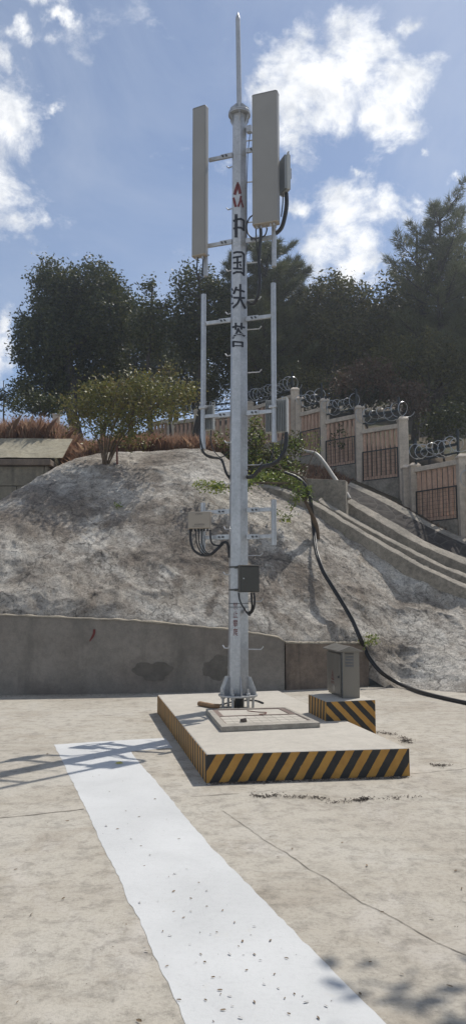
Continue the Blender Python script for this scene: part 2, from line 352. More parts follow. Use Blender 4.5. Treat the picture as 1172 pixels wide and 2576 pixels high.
# front right from its top corner
up = lambda v, z: Vector((v.x, v.y, z))
du = (fr_-fl).normalized(); dl = (bl-fl).normalized(); dr = (br-fr_).normalized()
pad = thing('concrete_pad', up((fl+br)/2, 0), 'low concrete plinth with yellow and black striped sides under the pole', 'concrete plinth')
m = MB(); cs = [fl, fr_, br, bl]; ins = .004
cen = (fl+fr_+br+bl)/4
m.hexa([up(c, -.05) for c in cs], [up(c, PZ) for c in cs]); m.build('slab', M['pad'], pad, bevel=.012)
sm_f = stripe_mat('hazard paint front', du, 0, (fr_-fl).length/11.1, .62, .1)
sm_l = stripe_mat('hazard paint side', dl, 0, .155, .1, .2)
sm_r = stripe_mat('hazard paint right side', dr, 0, .155, .6, .2)
def face_sheet(a, b, z0, z1, out, mat, name, parent, off=.004):
    o = out.normalized()*off; m = MB(); th = out.normalized()*(off*.9)
    m.hexa([up(a, z0)+o*.2, up(b, z0)+o*.2, up(b, z0)+o, up(a, z0)+o], [up(a, z1)+o*.2, up(b, z1)+o*.2, up(b, z1)+o, up(a, z1)+o]); return m.build(name, mat, parent)
nf = Vector((du.y, -du.x, 0)); nl = Vector((-dl.y, dl.x, 0)); nr = Vector((dr.y, -dr.x, 0))
face_sheet(fl, fr_, .001, PZ-.006, nf, sm_f, 'painted_face', pad)
face_sheet(fl, bl, .001, PZ-.006, nl, sm_l, 'painted_face', pad)
face_sheet(fr_, br, .001, PZ-.006, nr, sm_r, 'painted_face', pad)
# access cover
CZ = PZ+.055
cov = [G(557, 1828, CZ), G(805, 1817, CZ), G(719, 1778.5, CZ), G(518, 1783, CZ)]
cc = sum(cov, Vector())/4
cover = thing('access_cover', up(cc, PZ), 'low concrete manhole frame with a tiled cover lying on the plinth', 'manhole cover')
def lerp4(u, v, z):     # u across, v back
    a = cov[0].lerp(cov[1], u); b = cov[3].lerp(cov[2], u); return up(a.lerp(b, v), z)
def strip(mb, u0, u1, v0, v1, z0, z1): mb.hexa([lerp4(u0, v0, z0), lerp4(u1, v0, z0), lerp4(u1, v1, z0), lerp4(u0, v1, z0)], [lerp4(u0, v0, z1), lerp4(u1, v0, z1), lerp4(u1, v1, z1), lerp4(u0, v1, z1)])
m = MB()
for a in ((0, 1, 0, .14), (0, 1, .97, 1), (0, .07, .14, .97), (.955, 1, .14, .97)): strip(m, *a, PZ, CZ)
m.build('frame', M['pad2'], cover, bevel=.006)
m = MB(); strip(m, .07, .955, .14, .97, PZ, CZ-.012); m.build('cover_slab', M['pad'], cover)
m = MB()
for a in ((.07, .955, .56, .585), (.07, .955, .945, .97), (.07, .13, .585, .945), (.885, .955, .585, .945), (.07, .082, .14, .56), (.945, .955, .14, .56)): strip(m, *a, CZ-.012, CZ-.006)
M['rim'] = m_simple('rusty rim', (.17, .125, .105), .8, .2, .3, 9); m.build('rusty_rim', M['rim'], cover)
m = MB()
for k in range(1, 9): u = .082+.863*k/9; strip(m, u-.002, u+.002, .145, .555, CZ-.012, CZ-.0105)
for v in (.28, .42): strip(m, .085, .943, v-.004, v+.004, CZ-.012, CZ-.0103)
m.build('tile_grooves', M['pad2'], cover)
# small things on the pad
p = G(612, 1816, CZ-.01); m = MB(); ax = [Vector((math.cos(.4), math.sin(.4), 0)), Vector((-math.sin(.4), math.cos(.4), 0)), Vector((0, 0, 1))]
m.box(p+Vector((0, 0, .02)), (.07, .05, .035), ax); m.v[5] += Vector((-.012, .004, .006)); m.v[7] += Vector((.01, -.008, -.008)); m.v[2] += Vector((.012, .0, 0))
tag(m.build('stone', M['stone'], bevel=.005), 'small dark square stone lying on the tiled cover', 'stone')
m = MB(); m.tube(cat([G(622, 1788, CZ+.006), G(645, 1791, CZ+.01), G(668, 1792, CZ+.006), G(667, 1795, CZ+.006), G(652, 1797, CZ+.006)], 6), .006, 6)
tag(m.build('bent_rod', M['rust'], smooth=True), 'thin bent rusty rod lying on the cover', 'rod')
m = MB(); pts = [G(500, 1770, PZ+.03), G(515, 1772, PZ+.03), G(535, 1776, PZ+.03), G(553, 1777, PZ+.028)]
m.tube(cat(pts, 4), [.028, .034, .033, .03, .028, .03, .031, .029, .028, .03, .03, .03, .027][:13], 10)
tag(m.build('wood_billet', M['wood'], smooth=True), 'short brown piece of wood lying beside the pole base', 'wood')
m = MB(); m.tube(cat([G(545, 1776, PZ+.012), G(575, 1768, PZ+.03), G(600, 1763, PZ+.02), G(640, 1762, PZ+.015), G(662, 1768.5, PZ+.012)], 6), .011, 6)
tag(m.build('loose_cable', M['cable'], smooth=True), 'short loose black cable behind the pole foot on the plinth', 'cable')

# ---------------------------------------------------------------- cabinet plinth and cabinet
BZ = .461
a = G(820, 1764.6, BZ); b = G(942, 1760, BZ); d = G(776, 1746, BZ); c = b+(d-a)
blk = thing('cabinet_plinth', up((a+c)/2, 0), 'small striped concrete block under the steel cabinet', 'concrete block')
m = MB(); m.hexa([up(q, -.05) for q in (a, b, c, d)], [up(q, BZ) for q in (a, b, c, d)]); m.build('block', M['pad'], blk, bevel=.01)
u1 = (b-a).normalized(); l1 = (d-a).normalized(); n1 = Vector((u1.y, -u1.x, 0)); n2 = Vector((-l1.y, l1.x, 0))
face_sheet(a, b, .001, BZ-.006, n1, stripe_mat('hazard paint block front', u1, 0, .165, -1.0, .45), 'painted_face', blk)
face_sheet(a, d, .001, BZ-.006, n2, stripe_mat('hazard paint block side', l1, 0, .11, -.12, .1), 'painted_face', blk)
face_sheet(b, c, .001, BZ-.006, u1, stripe_mat('hazard paint block right', l1, 0, .165, .6, .1), 'painted_face', blk)
A = G(858, 1757, BZ); B = G(893.5, 1755.5, BZ); D = G(821.8, 1741, BZ)
cab = thing('steel_cabinet', up((B+D)/2, BZ), 'brushed stainless steel cabinet with louvres and a small pitched roof on the striped block', 'cabinet')
wv = (D-A); dv = (B-A); wl = wv.length; wd = wv.normalized(); nd = Vector((wd.y, -wd.x, 0)); 
if nd.dot(dv) < 0: nd = -nd
dd = .22; A2 = A+nd*dd
ztop = P(858, 1640, A.y).z
Zu = Vector((0, 0, 1)); cpt = A+wd*wl/2+nd*dd/2
def cb(mb, w0, w1, d0, d1, z0, z1):
    mb.hexa([A+wd*w0+nd*d0+Zu*z0, A+wd*w1+nd*d0+Zu*z0, A+wd*w1+nd*d1+Zu*z0, A+wd*w0+nd*d1+Zu*z0], [A+wd*w0+nd*d0+Zu*z1, A+wd*w1+nd*d0+Zu*z1, A+wd*w1+nd*d1+Zu*z1, A+wd*w0+nd*d1+Zu*z1])
H = ztop-BZ
m = MB(); cb(m, 0, wl, .02, dd, .0, H); m.build('body', M['steel'], cab, bevel=.004)
m = MB(); cb(m, .035, wl-.02, -.002, .019, .03, H-.03); door = m.build('door', M['steel'], cab, bevel=.004)
m = MB(); cb(m, .07, .095, -.016, -.003, H*.42, H*.47); m.build('lock', M['bolt'], door, bevel=.003)
m = MB(); cb(m, .0, .016, .008, .0195, .0, H); cb(m, .016, wl, .008, .0195, H-.018, H); m.build('door_rim', M['bolt'], cab)
m = MB()
for k in range(6):
    z = H*.68+k*.034; a0 = A+nd*(.05)-wd*.004
    mb = [A+nd*.05+Zu*z, A+nd*.15+Zu*z, A+nd*.15+Zu*(z+.02), A+nd*.05+Zu*(z+.02)]
    m.hexa([q+wd*.0 for q in mb], [mb[0]-wd*.012, mb[1]-wd*.012, mb[2]-wd*.001, mb[3]-wd*.001])
m.build('louvre', M['steel'], cab)
m = MB(); o_ = .03
e0, e1 = -o_, wl+o_
def rp(w, dpt, z): return A+wd*w+nd*dpt+Zu*z
m.hexa([rp(e0, -o_-.01, H), rp(e0, dd+o_, H), rp(e0, dd+o_, H+.012), rp(e0, dd/2, H+.065), rp(e0, -o_-.01, H+.012)],
       [rp(e1, -o_-.01, H), rp(e1, dd+o_, H), rp(e1, dd+o_, H+.012), rp(e1, dd/2, H+.065), rp(e1, -o_-.01, H+.012)])
m.build('roof', M['steel'], cab, bevel=.003)
TXT = {}
def glyph_mesh(s):
    cu = bpy.data.curves.new('t', 'FONT'); cu.body = s; cu.resolution_u = 2; o = bpy.data.objects.new('t', cu); C.objects.link(o)
    dg = bpy.context.evaluated_depsgraph_get(); me = bpy.data.meshes.new_from_object(o.evaluated_get(dg)); vs = [v.co.copy() for v in me.vertices]; fs = [tuple(p.vertices) for p in me.polygons]
    bpy.data.objects.remove(o); bpy.data.curves.remove(cu); bpy.data.meshes.remove(me); return vs, fs
def text_on(mb, s, fn):
    """maps the bounding box of the text to the unit square and calls fn(u, v)"""
    vs, fs = glyph_mesh(s)
    if not vs: print('NO GLYPH', s.encode('unicode_escape')); return
    x0 = min(v.x for v in vs); x1 = max(v.x for v in vs); y0 = min(v.y for v in vs); y1 = max(v.y for v in vs)
    mb.add([fn((v.x-x0)/(x1-x0), (v.y-y0)/(y1-y0)) for v in vs], fs)
df = lambda w, z, o=.0045: A+wd*w-nd*o+Zu*z
m = MB(); tc, tz, tr = wl*.55, H*.34, .055
ring = [(tc-tr, tz), (tc+tr, tz), (tc, tz+.115)]; rin = [(tc-tr*.72, tz+.012), (tc+tr*.72, tz+.012), (tc, tz+.092)]
m.add([df(*q) for q in ring+rin], [(0, 1, 4, 3), (1, 2, 5, 4), (2, 0, 3, 5)])
m.add([df(tc+.01, tz+.075), df(tc-.012, tz+.048), df(tc+.004, tz+.048), df(tc-.006, tz+.018), df(tc+.018, tz+.055), df(tc+.003, tz+.055)], [(0, 1, 2, 5), (2, 3, 4, 5)])
m.build('warning_triangle', M['redink'], door)
m = MB(); text_on(m, '\u6709\u7535\u5371\u9669', lambda u, v: df(tc+.07-u*.14, tz-.045+v*.03)); m.build('warning_lettering', M['redink'], door)
m = MB(); cb(m, tc-.09, tc-.01, -.0045, -.0025, H*.1, H*.22); m.build('label_plate', M['boxbeige'], door)

# ---------------------------------------------------------------- pole
YP = 9.75
base = P(598.5, 1746, YP); top = P(602.3, 292, YP); FZ = base.z
base.y = YP; ax0 = Vector((base.x, YP, 0)); ax1 = Vector((top.x, YP, top.z))
def axis(z): t = z/top.z; return Vector((ax0.x+(ax1.x-ax0.x)*t, YP, z))
R0, R1 = .137, .099
def rad(z): return R0+(R1-R0)*(z-FZ)/(top.z-FZ)
VA = [R(20+60*k) for k in range(6)]
def hexring(z, extra=0.0): c = axis(z); return [c+Vector((math.cos(t), -math.sin(t), 0))*(rad(z)+extra) for t in VA]
pole = thing('telecom_pole', (ax0.x, YP, PZ), 'tall six-sided galvanised steel pole carrying antennas on the striped plinth', 'telecom pole')
m = MB(); m.loft([hexring(FZ+.002), hexring(FZ+(top.z-FZ)*.33), hexring(FZ+(top.z-FZ)*.66), hexring(top.z)]); shaft = m.build('shaft', M['galv'], pole, bevel=.006)
for y in (398, 616, 624, 847, 853, 1070, 1117, 1518, 1527):
    z = P(600, y, YP).z; m = MB(); e = .0035; m.loft([hexring(z-.004, e), hexring(z+.004, e)]); m.build('band', M['galv2'] if y < 1500 else M['bolt'], pole)
def hexpt(px, py, off=.003):
    """view ray against the faces of the shaft"""
    d = ray(px, py); o = Vector((0, 0, CAMZ)); best = None
    for k in range(6):
        t0 = (VA[k]+VA[(k+1) % 6]+(2*math.pi if k == 5 else 0))/2; n = Vector((math.cos(t0), -math.sin(t0), 0))
        if d.dot(n) >= 0: continue
        t = YP/d.y
        for _ in range(6):
            z = o.z+d.z*t; ap = (rad(z)+off*1.15)*math.cos(R(30)); t = ((axis(z)-o)+n*ap).dot(n)/d.dot(n)
        q = o+d*t
        if best is None or t > best[0]: best = (t, q)
    return best[1]
def K(cx, cy): return ((700+cx*.3413)*.6599, (680+cy*.3413)*.6599)
def stroke(mb, pts, w):
    pts = [Vector((*p, 0)) for p in pts]; fine = []
    for a_, b_ in zip(pts, pts[1:]):
        n = max(1, int((b_-a_).length/7)); fine += [a_.lerp(b_, k/n) for k in range(n)]
    fine.append(pts[-1]); rows = []
    for i, p in enumerate(fine):
        d = (fine[min(i+1, len(fine)-1)]-fine[max(i-1, 0)]).normalized(); n = Vector((-d.y, d.x, 0)); ww = w*rnd.uniform(.92, 1.05)
        rows.append([p+n*(ww*(k/4-.5)) for k in range(5)])
    vs = [hexpt(*K(q.x, q.y)) for r in rows for q in r]
    mb.add(vs, [(i*5+k, i*5+k+1, i*5+k+6, i*5+k+5) for i in range(len(rows)-1) for k in range(4)])
glyphs = [
 [([(585, 400), (585, 660)], 24), ([(552, 478), (598, 456), (642, 452), (672, 472), (672, 588)], 16), ([(554, 562), (600, 548), (640, 550), (670, 572)], 16)],
 [([(552, 835), (590, 822), (650, 824), (674, 850), (672, 1090)], 15), ([(548, 1065), (590, 1045), (640, 1047), (670, 1072)], 16), ([(548, 885), (650, 870)], 15),
  ([(552, 944), (645, 935)], 14), ([(550, 1004), (655, 1010)], 15), ([(600, 880), (600, 1005)], 15), ([(627, 955), (640, 985)], 14)],
 [([(590, 1210), (557, 1292)], 17), ([(578, 1240), (640, 1252), (682, 1268)], 15), ([(632, 1180), (632, 1330), (600, 1400), (547, 1448)], 17), ([(556, 1332), (686, 1336)], 16), ([(636, 1345), (660, 1400), (690, 1456)], 17),
  ([(534, 1228), (549, 1255)], 12), ([(530, 1300), (546, 1335)], 12), ([(532, 1405), (556, 1390)], 12)],
 [([(540, 1664), (600, 1650), (686, 1668)], 15), ([(582, 1612), (580, 1692)], 17), ([(646, 1612), (644, 1690)], 17), ([(614, 1672), (590, 1730), (546, 1788)], 17), ([(606, 1684), (640, 1730), (684, 1764)], 16),
  ([(590, 1742), (642, 1742)], 12), ([(556, 1822), (660, 1832)], 14), ([(553, 1816), (555, 1884)], 18), ([(658, 1826), (658, 1886)], 15), ([(558, 1868), (656, 1870)], 9)]]
for gl in glyphs:
    m = MB()
    for pts, w in gl: stroke(m, pts, w*1.45)
    m.build('painted_character', M['ink'], shaft)
m = MB(); stroke(m, [(604, 42), (604, 74), (604, 112)], 20)
stroke(m, [(606, 62), (590, 110), (568, 182)], 34); stroke(m, [(604, 62), (618, 110), (632, 172)], 34)
stroke(m, [(556, 214), (566, 260), (582, 318)], 28); stroke(m, [(640, 196), (632, 250), (608, 316)], 24); stroke(m, [(643, 236), (652, 280), (666, 324)], 18)
m.build('painted_emblem', M['redink'], shaft)
for ch, y0, y1 in (('\u7981', 1515, 1533), ('\u6b62', 1536, 1553.5), ('\u6500', 1559, 1577.5), ('\u722c', 1581, 1600)):
    m = MB(); text_on(m, ch, lambda u, v: hexpt(586.3+u*11.5, y1-(y1-y0)*v, .003)); m.build('warning_character', M['redink'], shaft)
# foot flange, gussets, bolts
def disk(mb, c, r, h, n=32): mb.loft([[c+Vector((r*math.cos(2*math.pi*k/n), r*math.sin(2*math.pi*k/n), z)) for k in range(n)] for z in (0, h)])
c0 = axis(FZ); m = MB(); disk(m, c0-Zu*.022, .245, .022); m.build('foot_flange', M['galv2'], pole, bevel=.003)
for k in range(6):
    t = VA[k]; dvec = Vector((math.cos(t), -math.sin(t), 0)); sd = Vector((-dvec.y, dvec.x, 0))*.006; r_ = rad(FZ+.1)*.985; m = MB()
    prof = [(r_, .0), (.235, .0), (.235, .06), (r_+.035, .215), (r_, .215)]
    m.hexa([c0+dvec*a_+Zu*b_-sd for a_, b_ in prof], [c0+dvec*a_+Zu*b_+sd for a_, b_ in prof]); m.build('gusset', M['galv2'], pole, bevel=.002)
    t = VA[k]+R(30); dvec = Vector((math.cos(t), -math.sin(t), 0)); bc = c0+dvec*.19; m = MB()
    m.tube([up(bc, PZ), up(bc, FZ+.075)], .016, 10); bolt = m.build('anchor_bolt', M['galv2'], pole, smooth=True)
    m = MB()
    for z in (FZ+.001, FZ-.052): m.loft([[up(bc, z+h)+Vector((math.cos(a_), math.sin(a_), 0))*.03 for a_ in [R(60*i) for i in range(6)]] for h in (0, .03)])
    m.build('nut', M['galv2'], bolt, bevel=.003)
m = MB(); m.tube([up(c0+Vector((.01, .02, 0)), PZ), up(c0+Vector((.01, .02, 0)), FZ-.03)], .062, 12)
m.build('cable_duct', M['cable'], pole, smooth=True)
# top flange and lightning rod
tz = top.z; c1 = axis(tz); m = MB(); disk(m, c1+Zu*.002, .15, .02); disk(m, c1+Zu*.026, .15, .018); m.build('top_flange', M['galv2'], pole, bevel=.002)
for k in range(6):
    t = VA[k]+R(10); dvec = Vector((math.cos(t), -math.sin(t), 0)); sd = Vector((-dvec.y, dvec.x, 0))*.005
    for nm, prof in (('gusset', [(.03, .045), (.142, .045), (.142, .075), (.05, .17), (.03, .17)]), ('gusset', [(rad(tz)*.93, -.0), (.142, -.0), (.142, -.04), (rad(tz)*.97, -.13), (rad(tz)*.93, -.13)])):
        m = MB(); m.hexa([c1+dvec*a_+Zu*b_-sd for a_, b_ in prof], [c1+dvec*a_+Zu*b_+sd for a_, b_ in prof]); m.build(nm, M['galv2'], pole)
rt = P(598.2, 30, YP); rz = rt.z
m = MB(); m.tube([c1+Zu*.044, Vector((rt.x, YP, rz-.11))], [.036, .031], 12)
rod = m.build('lightning_rod', M['galv2'], pole, smooth=True)
m = MB(); m.tube([Vector((rt.x, YP, rz-.112)), Vector((rt.x, YP, rz-.07)), Vector((rt.x, YP, rz))], [.032, .026, .003], 12); m.build('pointed_tip', M['galv2'], rod, smooth=True)
# arms
TH = R(19.7); AU = Vector((math.cos(TH), -math.sin(TH), 0)); AN = Vector((-math.sin(TH), -math.cos(TH), 0))
O0 = axis(3)
def AP(px, py, off=0.0): return PL(px, py, O0+AN*off, AN)
axs = (AU, -AN, Zu)
def arm(pxa, pxb, pyp, side, sq=.05):
    """support arm: from pixel column pxa (at shaft) to pxb; pyp = row at the shaft"""
    z = AP(pxa, pyp).z; a_ = AP(pxa, pyp); b_ = AP(pxb, pyp); b_.z = a_.z
    uu = (b_-a_); L = uu.length; c_ = (a_+b_)/2; m = MB(); m.box(c_, (L, .035, sq), axs); am = m.build('support_arm', M['galv2'], pole, bevel=.004)
    s_ = AU if side > 0 else -AU; rr = rad(z); ctr = axis(z)
    m = MB(); m.box(ctr+s_*(rr*.9+.085)+AN*.026, (.17, .008, sq*1.25), axs); cp = m.build('clamp_plate', M['galv2'], am, bevel=.002)
    for q in (.085, .135):
        bc = ctr+s_*(rr*.9+q)+AN*.03; m = MB(); m.tube([bc, bc+AN*.022], .013, 6); m.build('bolt', M['bolt'], am)
for pa, pb, py, sd in ((585, 526, 391, -1), (583, 521, 609, -1), (580, 519, 806, -1), (577, 511, 1043, -1), (577, 511, 1287, -1), (576, 511, 1351, -1),
                       (620, 686, 381, 1), (621, 687, 607, 1), (622, 686, 803, 1), (622, 686, 1040, 1), (622, 688, 1284, 1), (622, 688, 1351, 1)): arm(pa, pb, py, sd)
def vpipe(px, y0, y1, w, off=.0, name='mounting_pipe'):
    a_ = AP(px, y0, off); b_ = AP(px if isinstance(px, (int, float)) else px, y1, off); b_.x, b_.y = a_.x, a_.y
    r_ = w/2/F*a_.y; m = MB(); n = 20
    m.loft([[Vector((a_.x+r_*math.cos(2*math.pi*k/n), a_.y+r_*math.sin(2*math.pi*k/n), z)) for k in range(n)] for z in (b_.z, a_.z)])
    return m.build(name, M['galv2'], pole, smooth=True)
vpipe(519, 330, 695, 12); vpipe(512.5, 741, 1130, 13); vpipe(687, 330, 671, 12.5); vpipe(687, 713, 1113, 13.5); vpipe(688, 1257, 1372, 13.5); vpipe(511, 1265, 1392, 12)
# the left lower pipe leans in the picture only through perspective
# step pegs
def peg(py, side, hook=True):
    z = P(622, py, YP).z; ctr = axis(z); d_ = (Vector((math.cos(R(12)), -math.sin(R(12)), 0)) if side > 0 else Vector((-math.cos(R(60)), math.sin(R(60)), 0)))
    if side < 0: d_ = Vector((-math.cos(R(35)), math.sin(R(35)), 0)); 
    L = .155 if side > 0 else .075; a_ = ctr+d_*(rad(z)*.85); b_ = ctr+d_*(rad(z)+L); m = MB()
    m.tube([a_, b_, b_+d_*.03+Zu*.035], .0085, 6); m.build('step_peg', M['galv2'], pole, smooth=True)
for y in (357, 461, 562, 664, 757, 831, 939, 1171, 1398, 1513, 1633): peg(y, 1)
for y in (412, 518, 674, 783, 889, 1000, 1110, 1215, 1330, 1445, 1632): peg(y, -1)
m = MB(); m.tube([AP(629, 335, .02), AP(623, 385, .02), AP(620.5, 470, .01), AP(620.5, 640, .01)], .006, 6); m.build('earth_wire', M['bolt'], pole, smooth=True)
m = MB(); m.box(AP(627, 326, 0), (.07, .07, .09), axs); m.build('lamp_bracket', M['galv2'], pole, bevel=.004)

# ---------------------------------------------------------------- antennas
def frame_from(px, py0, py1, off, ang):
    """vertical local frame at pixel column px, spanning rows py0..py1, rotated ang about z"""
    a_ = AP(px, py0, off); b_ = AP(px, py1, off); u_ = Vector((math.cos(R(ang)), -math.sin(R(ang)), 0)); n_ = Vector((-math.sin(R(ang)), -math.cos(R(ang)), 0))
    return Vector((a_.x, a_.y, b_.z)), a_.z-b_.z, u_, n_
def roundrect(w, d, r, n=4):
    pts = []
    for cx_, cy_, a0 in ((w/2-r, d/2-r, 0), (-w/2+r, d/2-r, 90), (-w/2+r, -d/2+r, 180), (w/2-r, -d/2+r, 270)):
        for k in range(n+1): t = R(a0+90*k/n); pts.append((cx_+r*math.cos(t), cy_+r*math.sin(t)))
    return pts
def antenna(px, y0, y1, off, ang, w, dep, label, ports, pipe_off):
    o_, h, u_, n_ = frame_from(px, y0, y1, off, ang)
    t = thing('panel_antenna', o_, label, 'antenna', 'panel antennas on the pole')
    pf = roundrect(w, dep, .022)
    rr = lambda s, z: [o_+u_*(x*s)+n_*(y*s)+Zu*z for x, y in pf]
    m = MB(); m.loft([rr(1, .012), rr(1, h-.02)]); m.build('radome', M['panel'], t, smooth=True)
    m = MB(); m.loft([rr(1.012, h-.021), rr(1.012, h-.006), rr(.97, h)]); m.build('top_cap', M['panelrim'], t, smooth=True)
    m = MB(); m.loft([rr(.985, 0), rr(1.006, .004), rr(1.006, .0115)]); m.build('bottom_cap', M['boxbeige'], t, smooth=True)
    for x, y in ports:
        c_ = o_+u_*(x*w)+n_*(y*dep); m = MB(); m.tube([c_+Zu*.002, c_-Zu*.04], .014, 8); m.build('connector', M['galv2'], t, smooth=True)
    for z in (h*.12, h*.86):
        m = MB(); m.box(o_-n_*(dep/2+.035)+Zu*z, (.07, .07, .05), (u_, -n_, Zu)); m.build('mounting_bracket', M['galv2'], t, bevel=.004)
    return t
antenna(667.5, 239, 566, .14, 19, .345, .125, 'wide grey panel antenna right of the pole top', [(-.35, .1), (-.18, .1), (.0, -.1), (.2, .2), (.33, .2), (.35, -.2)], 0)
antenna(504.5, 273, 645, .12, 27, .205, .105, 'narrow grey panel antenna left of the pole top', [(-.25, 0), (.2, 0)], 0)
# radio units
def rru(o_, u_, n_, w, d_, h, label, plate_side, group='radio units on the pole'):
    """n_ = direction the fins face"""
    t = thing('radio_unit', o_, label, 'radio unit', group); ax_ = (u_, -n_, Zu)
    m = MB(); m.box(o_+Zu*h/2-n_*d_*.2, (w, d_*.6, h), ax_); m.build('casing', M['rru'], t, bevel=.006)
    m = MB(); n = int(w/.022)
    for k in range(n):
        x = -w/2+.012+(w-.024)*k/(n-1); m.box(o_+Zu*h/2+u_*x+n_*(d_*.28), (.007, d_*.36, h*.96), ax_)
    m.build('heat_sink', M['fin'], t)
    if plate_side: m = MB(); m.box(o_+Zu*(h/2)+u_*(plate_side*(w/2+.012)), (.02, d_*1.1, h*1.06), ax_); m.build('side_cover', M['rru'], t, bevel=.006)
    m = MB(); m.tube([o_+u_*(w*.3)+Zu*h-n_*d_*.2, o_+u_*(w*.3)+Zu*(h+.035)-n_*d_*.2, o_+u_*(w*.5)+Zu*(h+.035)-n_*d_*.2, o_+u_*(w*.5)+Zu*(h-.01)-n_*d_*.2], .008, 6); m.build('handle', M['rru'], t, smooth=True)
    m = MB(); m.box(o_+Zu*(h*.55)-n_*(d_*.5+.02), (.09, .05, .14), ax_); m.build('mounting_bracket', M['galv2'], t, bevel=.005)
    return t
o_ = AP(715, 485, -.02); hh = AP(715, 398, -.02).z-o_.z; u_ = Vector((math.cos(R(70)), -math.sin(R(70)), 0)); n_ = Vector((-math.cos(R(20)), -math.sin(R(20))*1, 0)).normalized()
n_ = Vector((-math.sin(R(70)), -math.cos(R(70)), 0))
rru(o_, u_, n_, .22, .085, hh, 'slim dark finned radio unit behind the wide panel antenna', 0)
o_ = AP(694, 1088, -.06); hh = AP(694, 1006, -.06).z-o_.z
u_ = Vector((math.cos(R(12)), -math.sin(R(12)), 0)); n_ = Vector((-math.sin(R(12)), -math.cos(R(12)), 0))
rru(o_, u_, n_, .27, .12, hh, 'large finned radio unit behind the right long pipe', 1)
o_ = AP(523, 1082, -.07); hh = AP(523, 1020, -.07).z-o_.z
rru(o_, u_, n_, .165, .1, hh, 'small pale radio unit behind the left long pipe', 0)
# collars that clamp the units to the pipes
for px, y in ((687, 1024), (511.5, 1026)):
    m = MB(); c_ = AP(px, y); m.box(c_, (.105, .09, .045), axs); m.build('pipe_clamp', M['galv2'], pole, bevel=.012)
# beige junction box
o_, h, u_, n_ = frame_from(503, 1287.5, 1330, .09, 14)
jb = thing('distribution_box', o_, 'flat beige equipment box with black cables on the left short pipe', 'equipment box'); w = .30
m = MB(); m.box(o_+Zu*h/2, (w, .07, h), (u_, -n_, Zu)); m.build('casing', M['boxbeige'], jb, bevel=.01)
def onbox(u, z, e=.0365): return o_+u_*u+n_*e+Zu*z
m = MB(); text_on(m, 'ZTE\u4e2d\u5174', lambda u, v: onbox(-.05+u*.095, h*.80+v*.026)); m.build('maker_lettering', M['greyink'], jb)
m = MB(); text_on(m, '\u76f4\u6d41\u9632\u96f7\u914d\u7535\u76d2', lambda u, v: onbox(-.065+u*.135, h*.2+v*.018)); m.add([onbox(-.085, h*.13), onbox(.065, h*.13), onbox(.065, h*.15), onbox(-.085, h*.15)], [(0, 1, 2, 3)]); m.build('small_print', M['greyink'], jb)
for x in (-.13, -.105, -.065, -.02, .02, .06, .10):
    m = MB(); c_ = o_+u_*x; m.tube([c_+Zu*.003, c_-Zu*.035], .012, 8); m.build('cable_gland', M['cable'], jb, smooth=True)
# dark control box with hoops
o_, h, u_, n_ = frame_from(625, 1424, 1490, .20, -14)
cb_ = thing('control_box', o_, 'dark stainless control box strapped low on the pole', 'control box'); w = .245
m = MB(); m.box(o_+Zu*h/2, (w, .11, h), (u_, -n_, Zu)); m.build('casing', M['boxdark'], cb_, bevel=.004)
m = MB(); m.box(o_+Zu*h/2+n_*.061+u_*.0, (w*.93, .010, h*.93), (u_, -n_, Zu)); dr_ = m.build('door', M['boxdark'], cb_, bevel=.003)
m = MB(); m.box(o_+Zu*(h+.006)+n_*.008, (w*1.04, .135, .01), (u_, -n_, Zu)); m.build('rain_lid', M['steel'], cb_, bevel=.002)
m = MB(); q = o_+Zu*h*.52+n_*.067-u_*w*.33; m.tube([q, q+n_*.01], .009, 12); m.build('lock', M['galv'], dr_)
for y in (1427, 1484):
    z = P(600, y, YP).z; m = MB(); m.loft([hexring(z-.011, .004), hexring(z+.011, .004)]); m.build('strap', M['boxdark'], cb_)
    q = AP(592.5, y, .15); m = MB(); m.box(q, (.035, .02, .032), axs); m.build('strap_lug', M['boxdark'], cb_, bevel=.003)

# ---------------------------------------------------------------- cables
def cable(name, runs, label, group='black cables on the pole'):
    """runs: list of (points, radius); point = (px, py, off)"""
    m = MB()
    for pts, r_ in runs: m.tube(cat([AP(*p) for p in pts], 6), r_, 8)
    return tag(m.build(name, M['cable'], smooth=True), label, 'cable', group)
cable('cable_bundle', [([(479, 1333, .09), (480, 1362, .09), (489, 1385, .09), (510, 1397, .09), (532, 1394, .09), (548, 1380, .08), (560, 1366, .06), (570, 1366, .05), (575, 1378, .04), (576.5, 1403, .04)], .017),
    ([(493, 1333, .1), (495, 1365, .1), (505, 1388, .1), (520, 1396, .1), (540, 1388, .1), (556, 1372, .08)], .008), ([(500, 1333, .09), (501, 1365, .09), (510, 1385, .09), (524, 1395, .09), (545, 1385, .09), (562, 1368, .08)], .008),
    ([(508, 1333, .08), (508, 1365, .08), (516, 1385, .08), (528, 1393, .08), (545, 1380, .08), (562, 1364, .08)], .008), ([(529, 1333, .09), (529.5, 1352, .09), (534, 1367, .09), (545, 1372, .09), (556, 1370, .08), (566, 1362, .06), (574, 1368, .05)], .012)],
    'thick looping cables under the beige equipment box')
cable('cable_loop', [([(600, 1491, .2), (603, 1510, .21), (612, 1528, .21), (621, 1541, .19), (628, 1548, .14), (627, 1538, .12)], .010),
    ([(632, 1491, .2), (633, 1512, .2), (634, 1528, .19), (630, 1539, .17), (622, 1541, .12), (617, 1532, .04)], .013), ([(638, 1491, .2), (640.5, 1510, .2), (638, 1530, .19), (631, 1542, .16), (620, 1540, .06)], .013)],
    'cable loops under the dark control box')
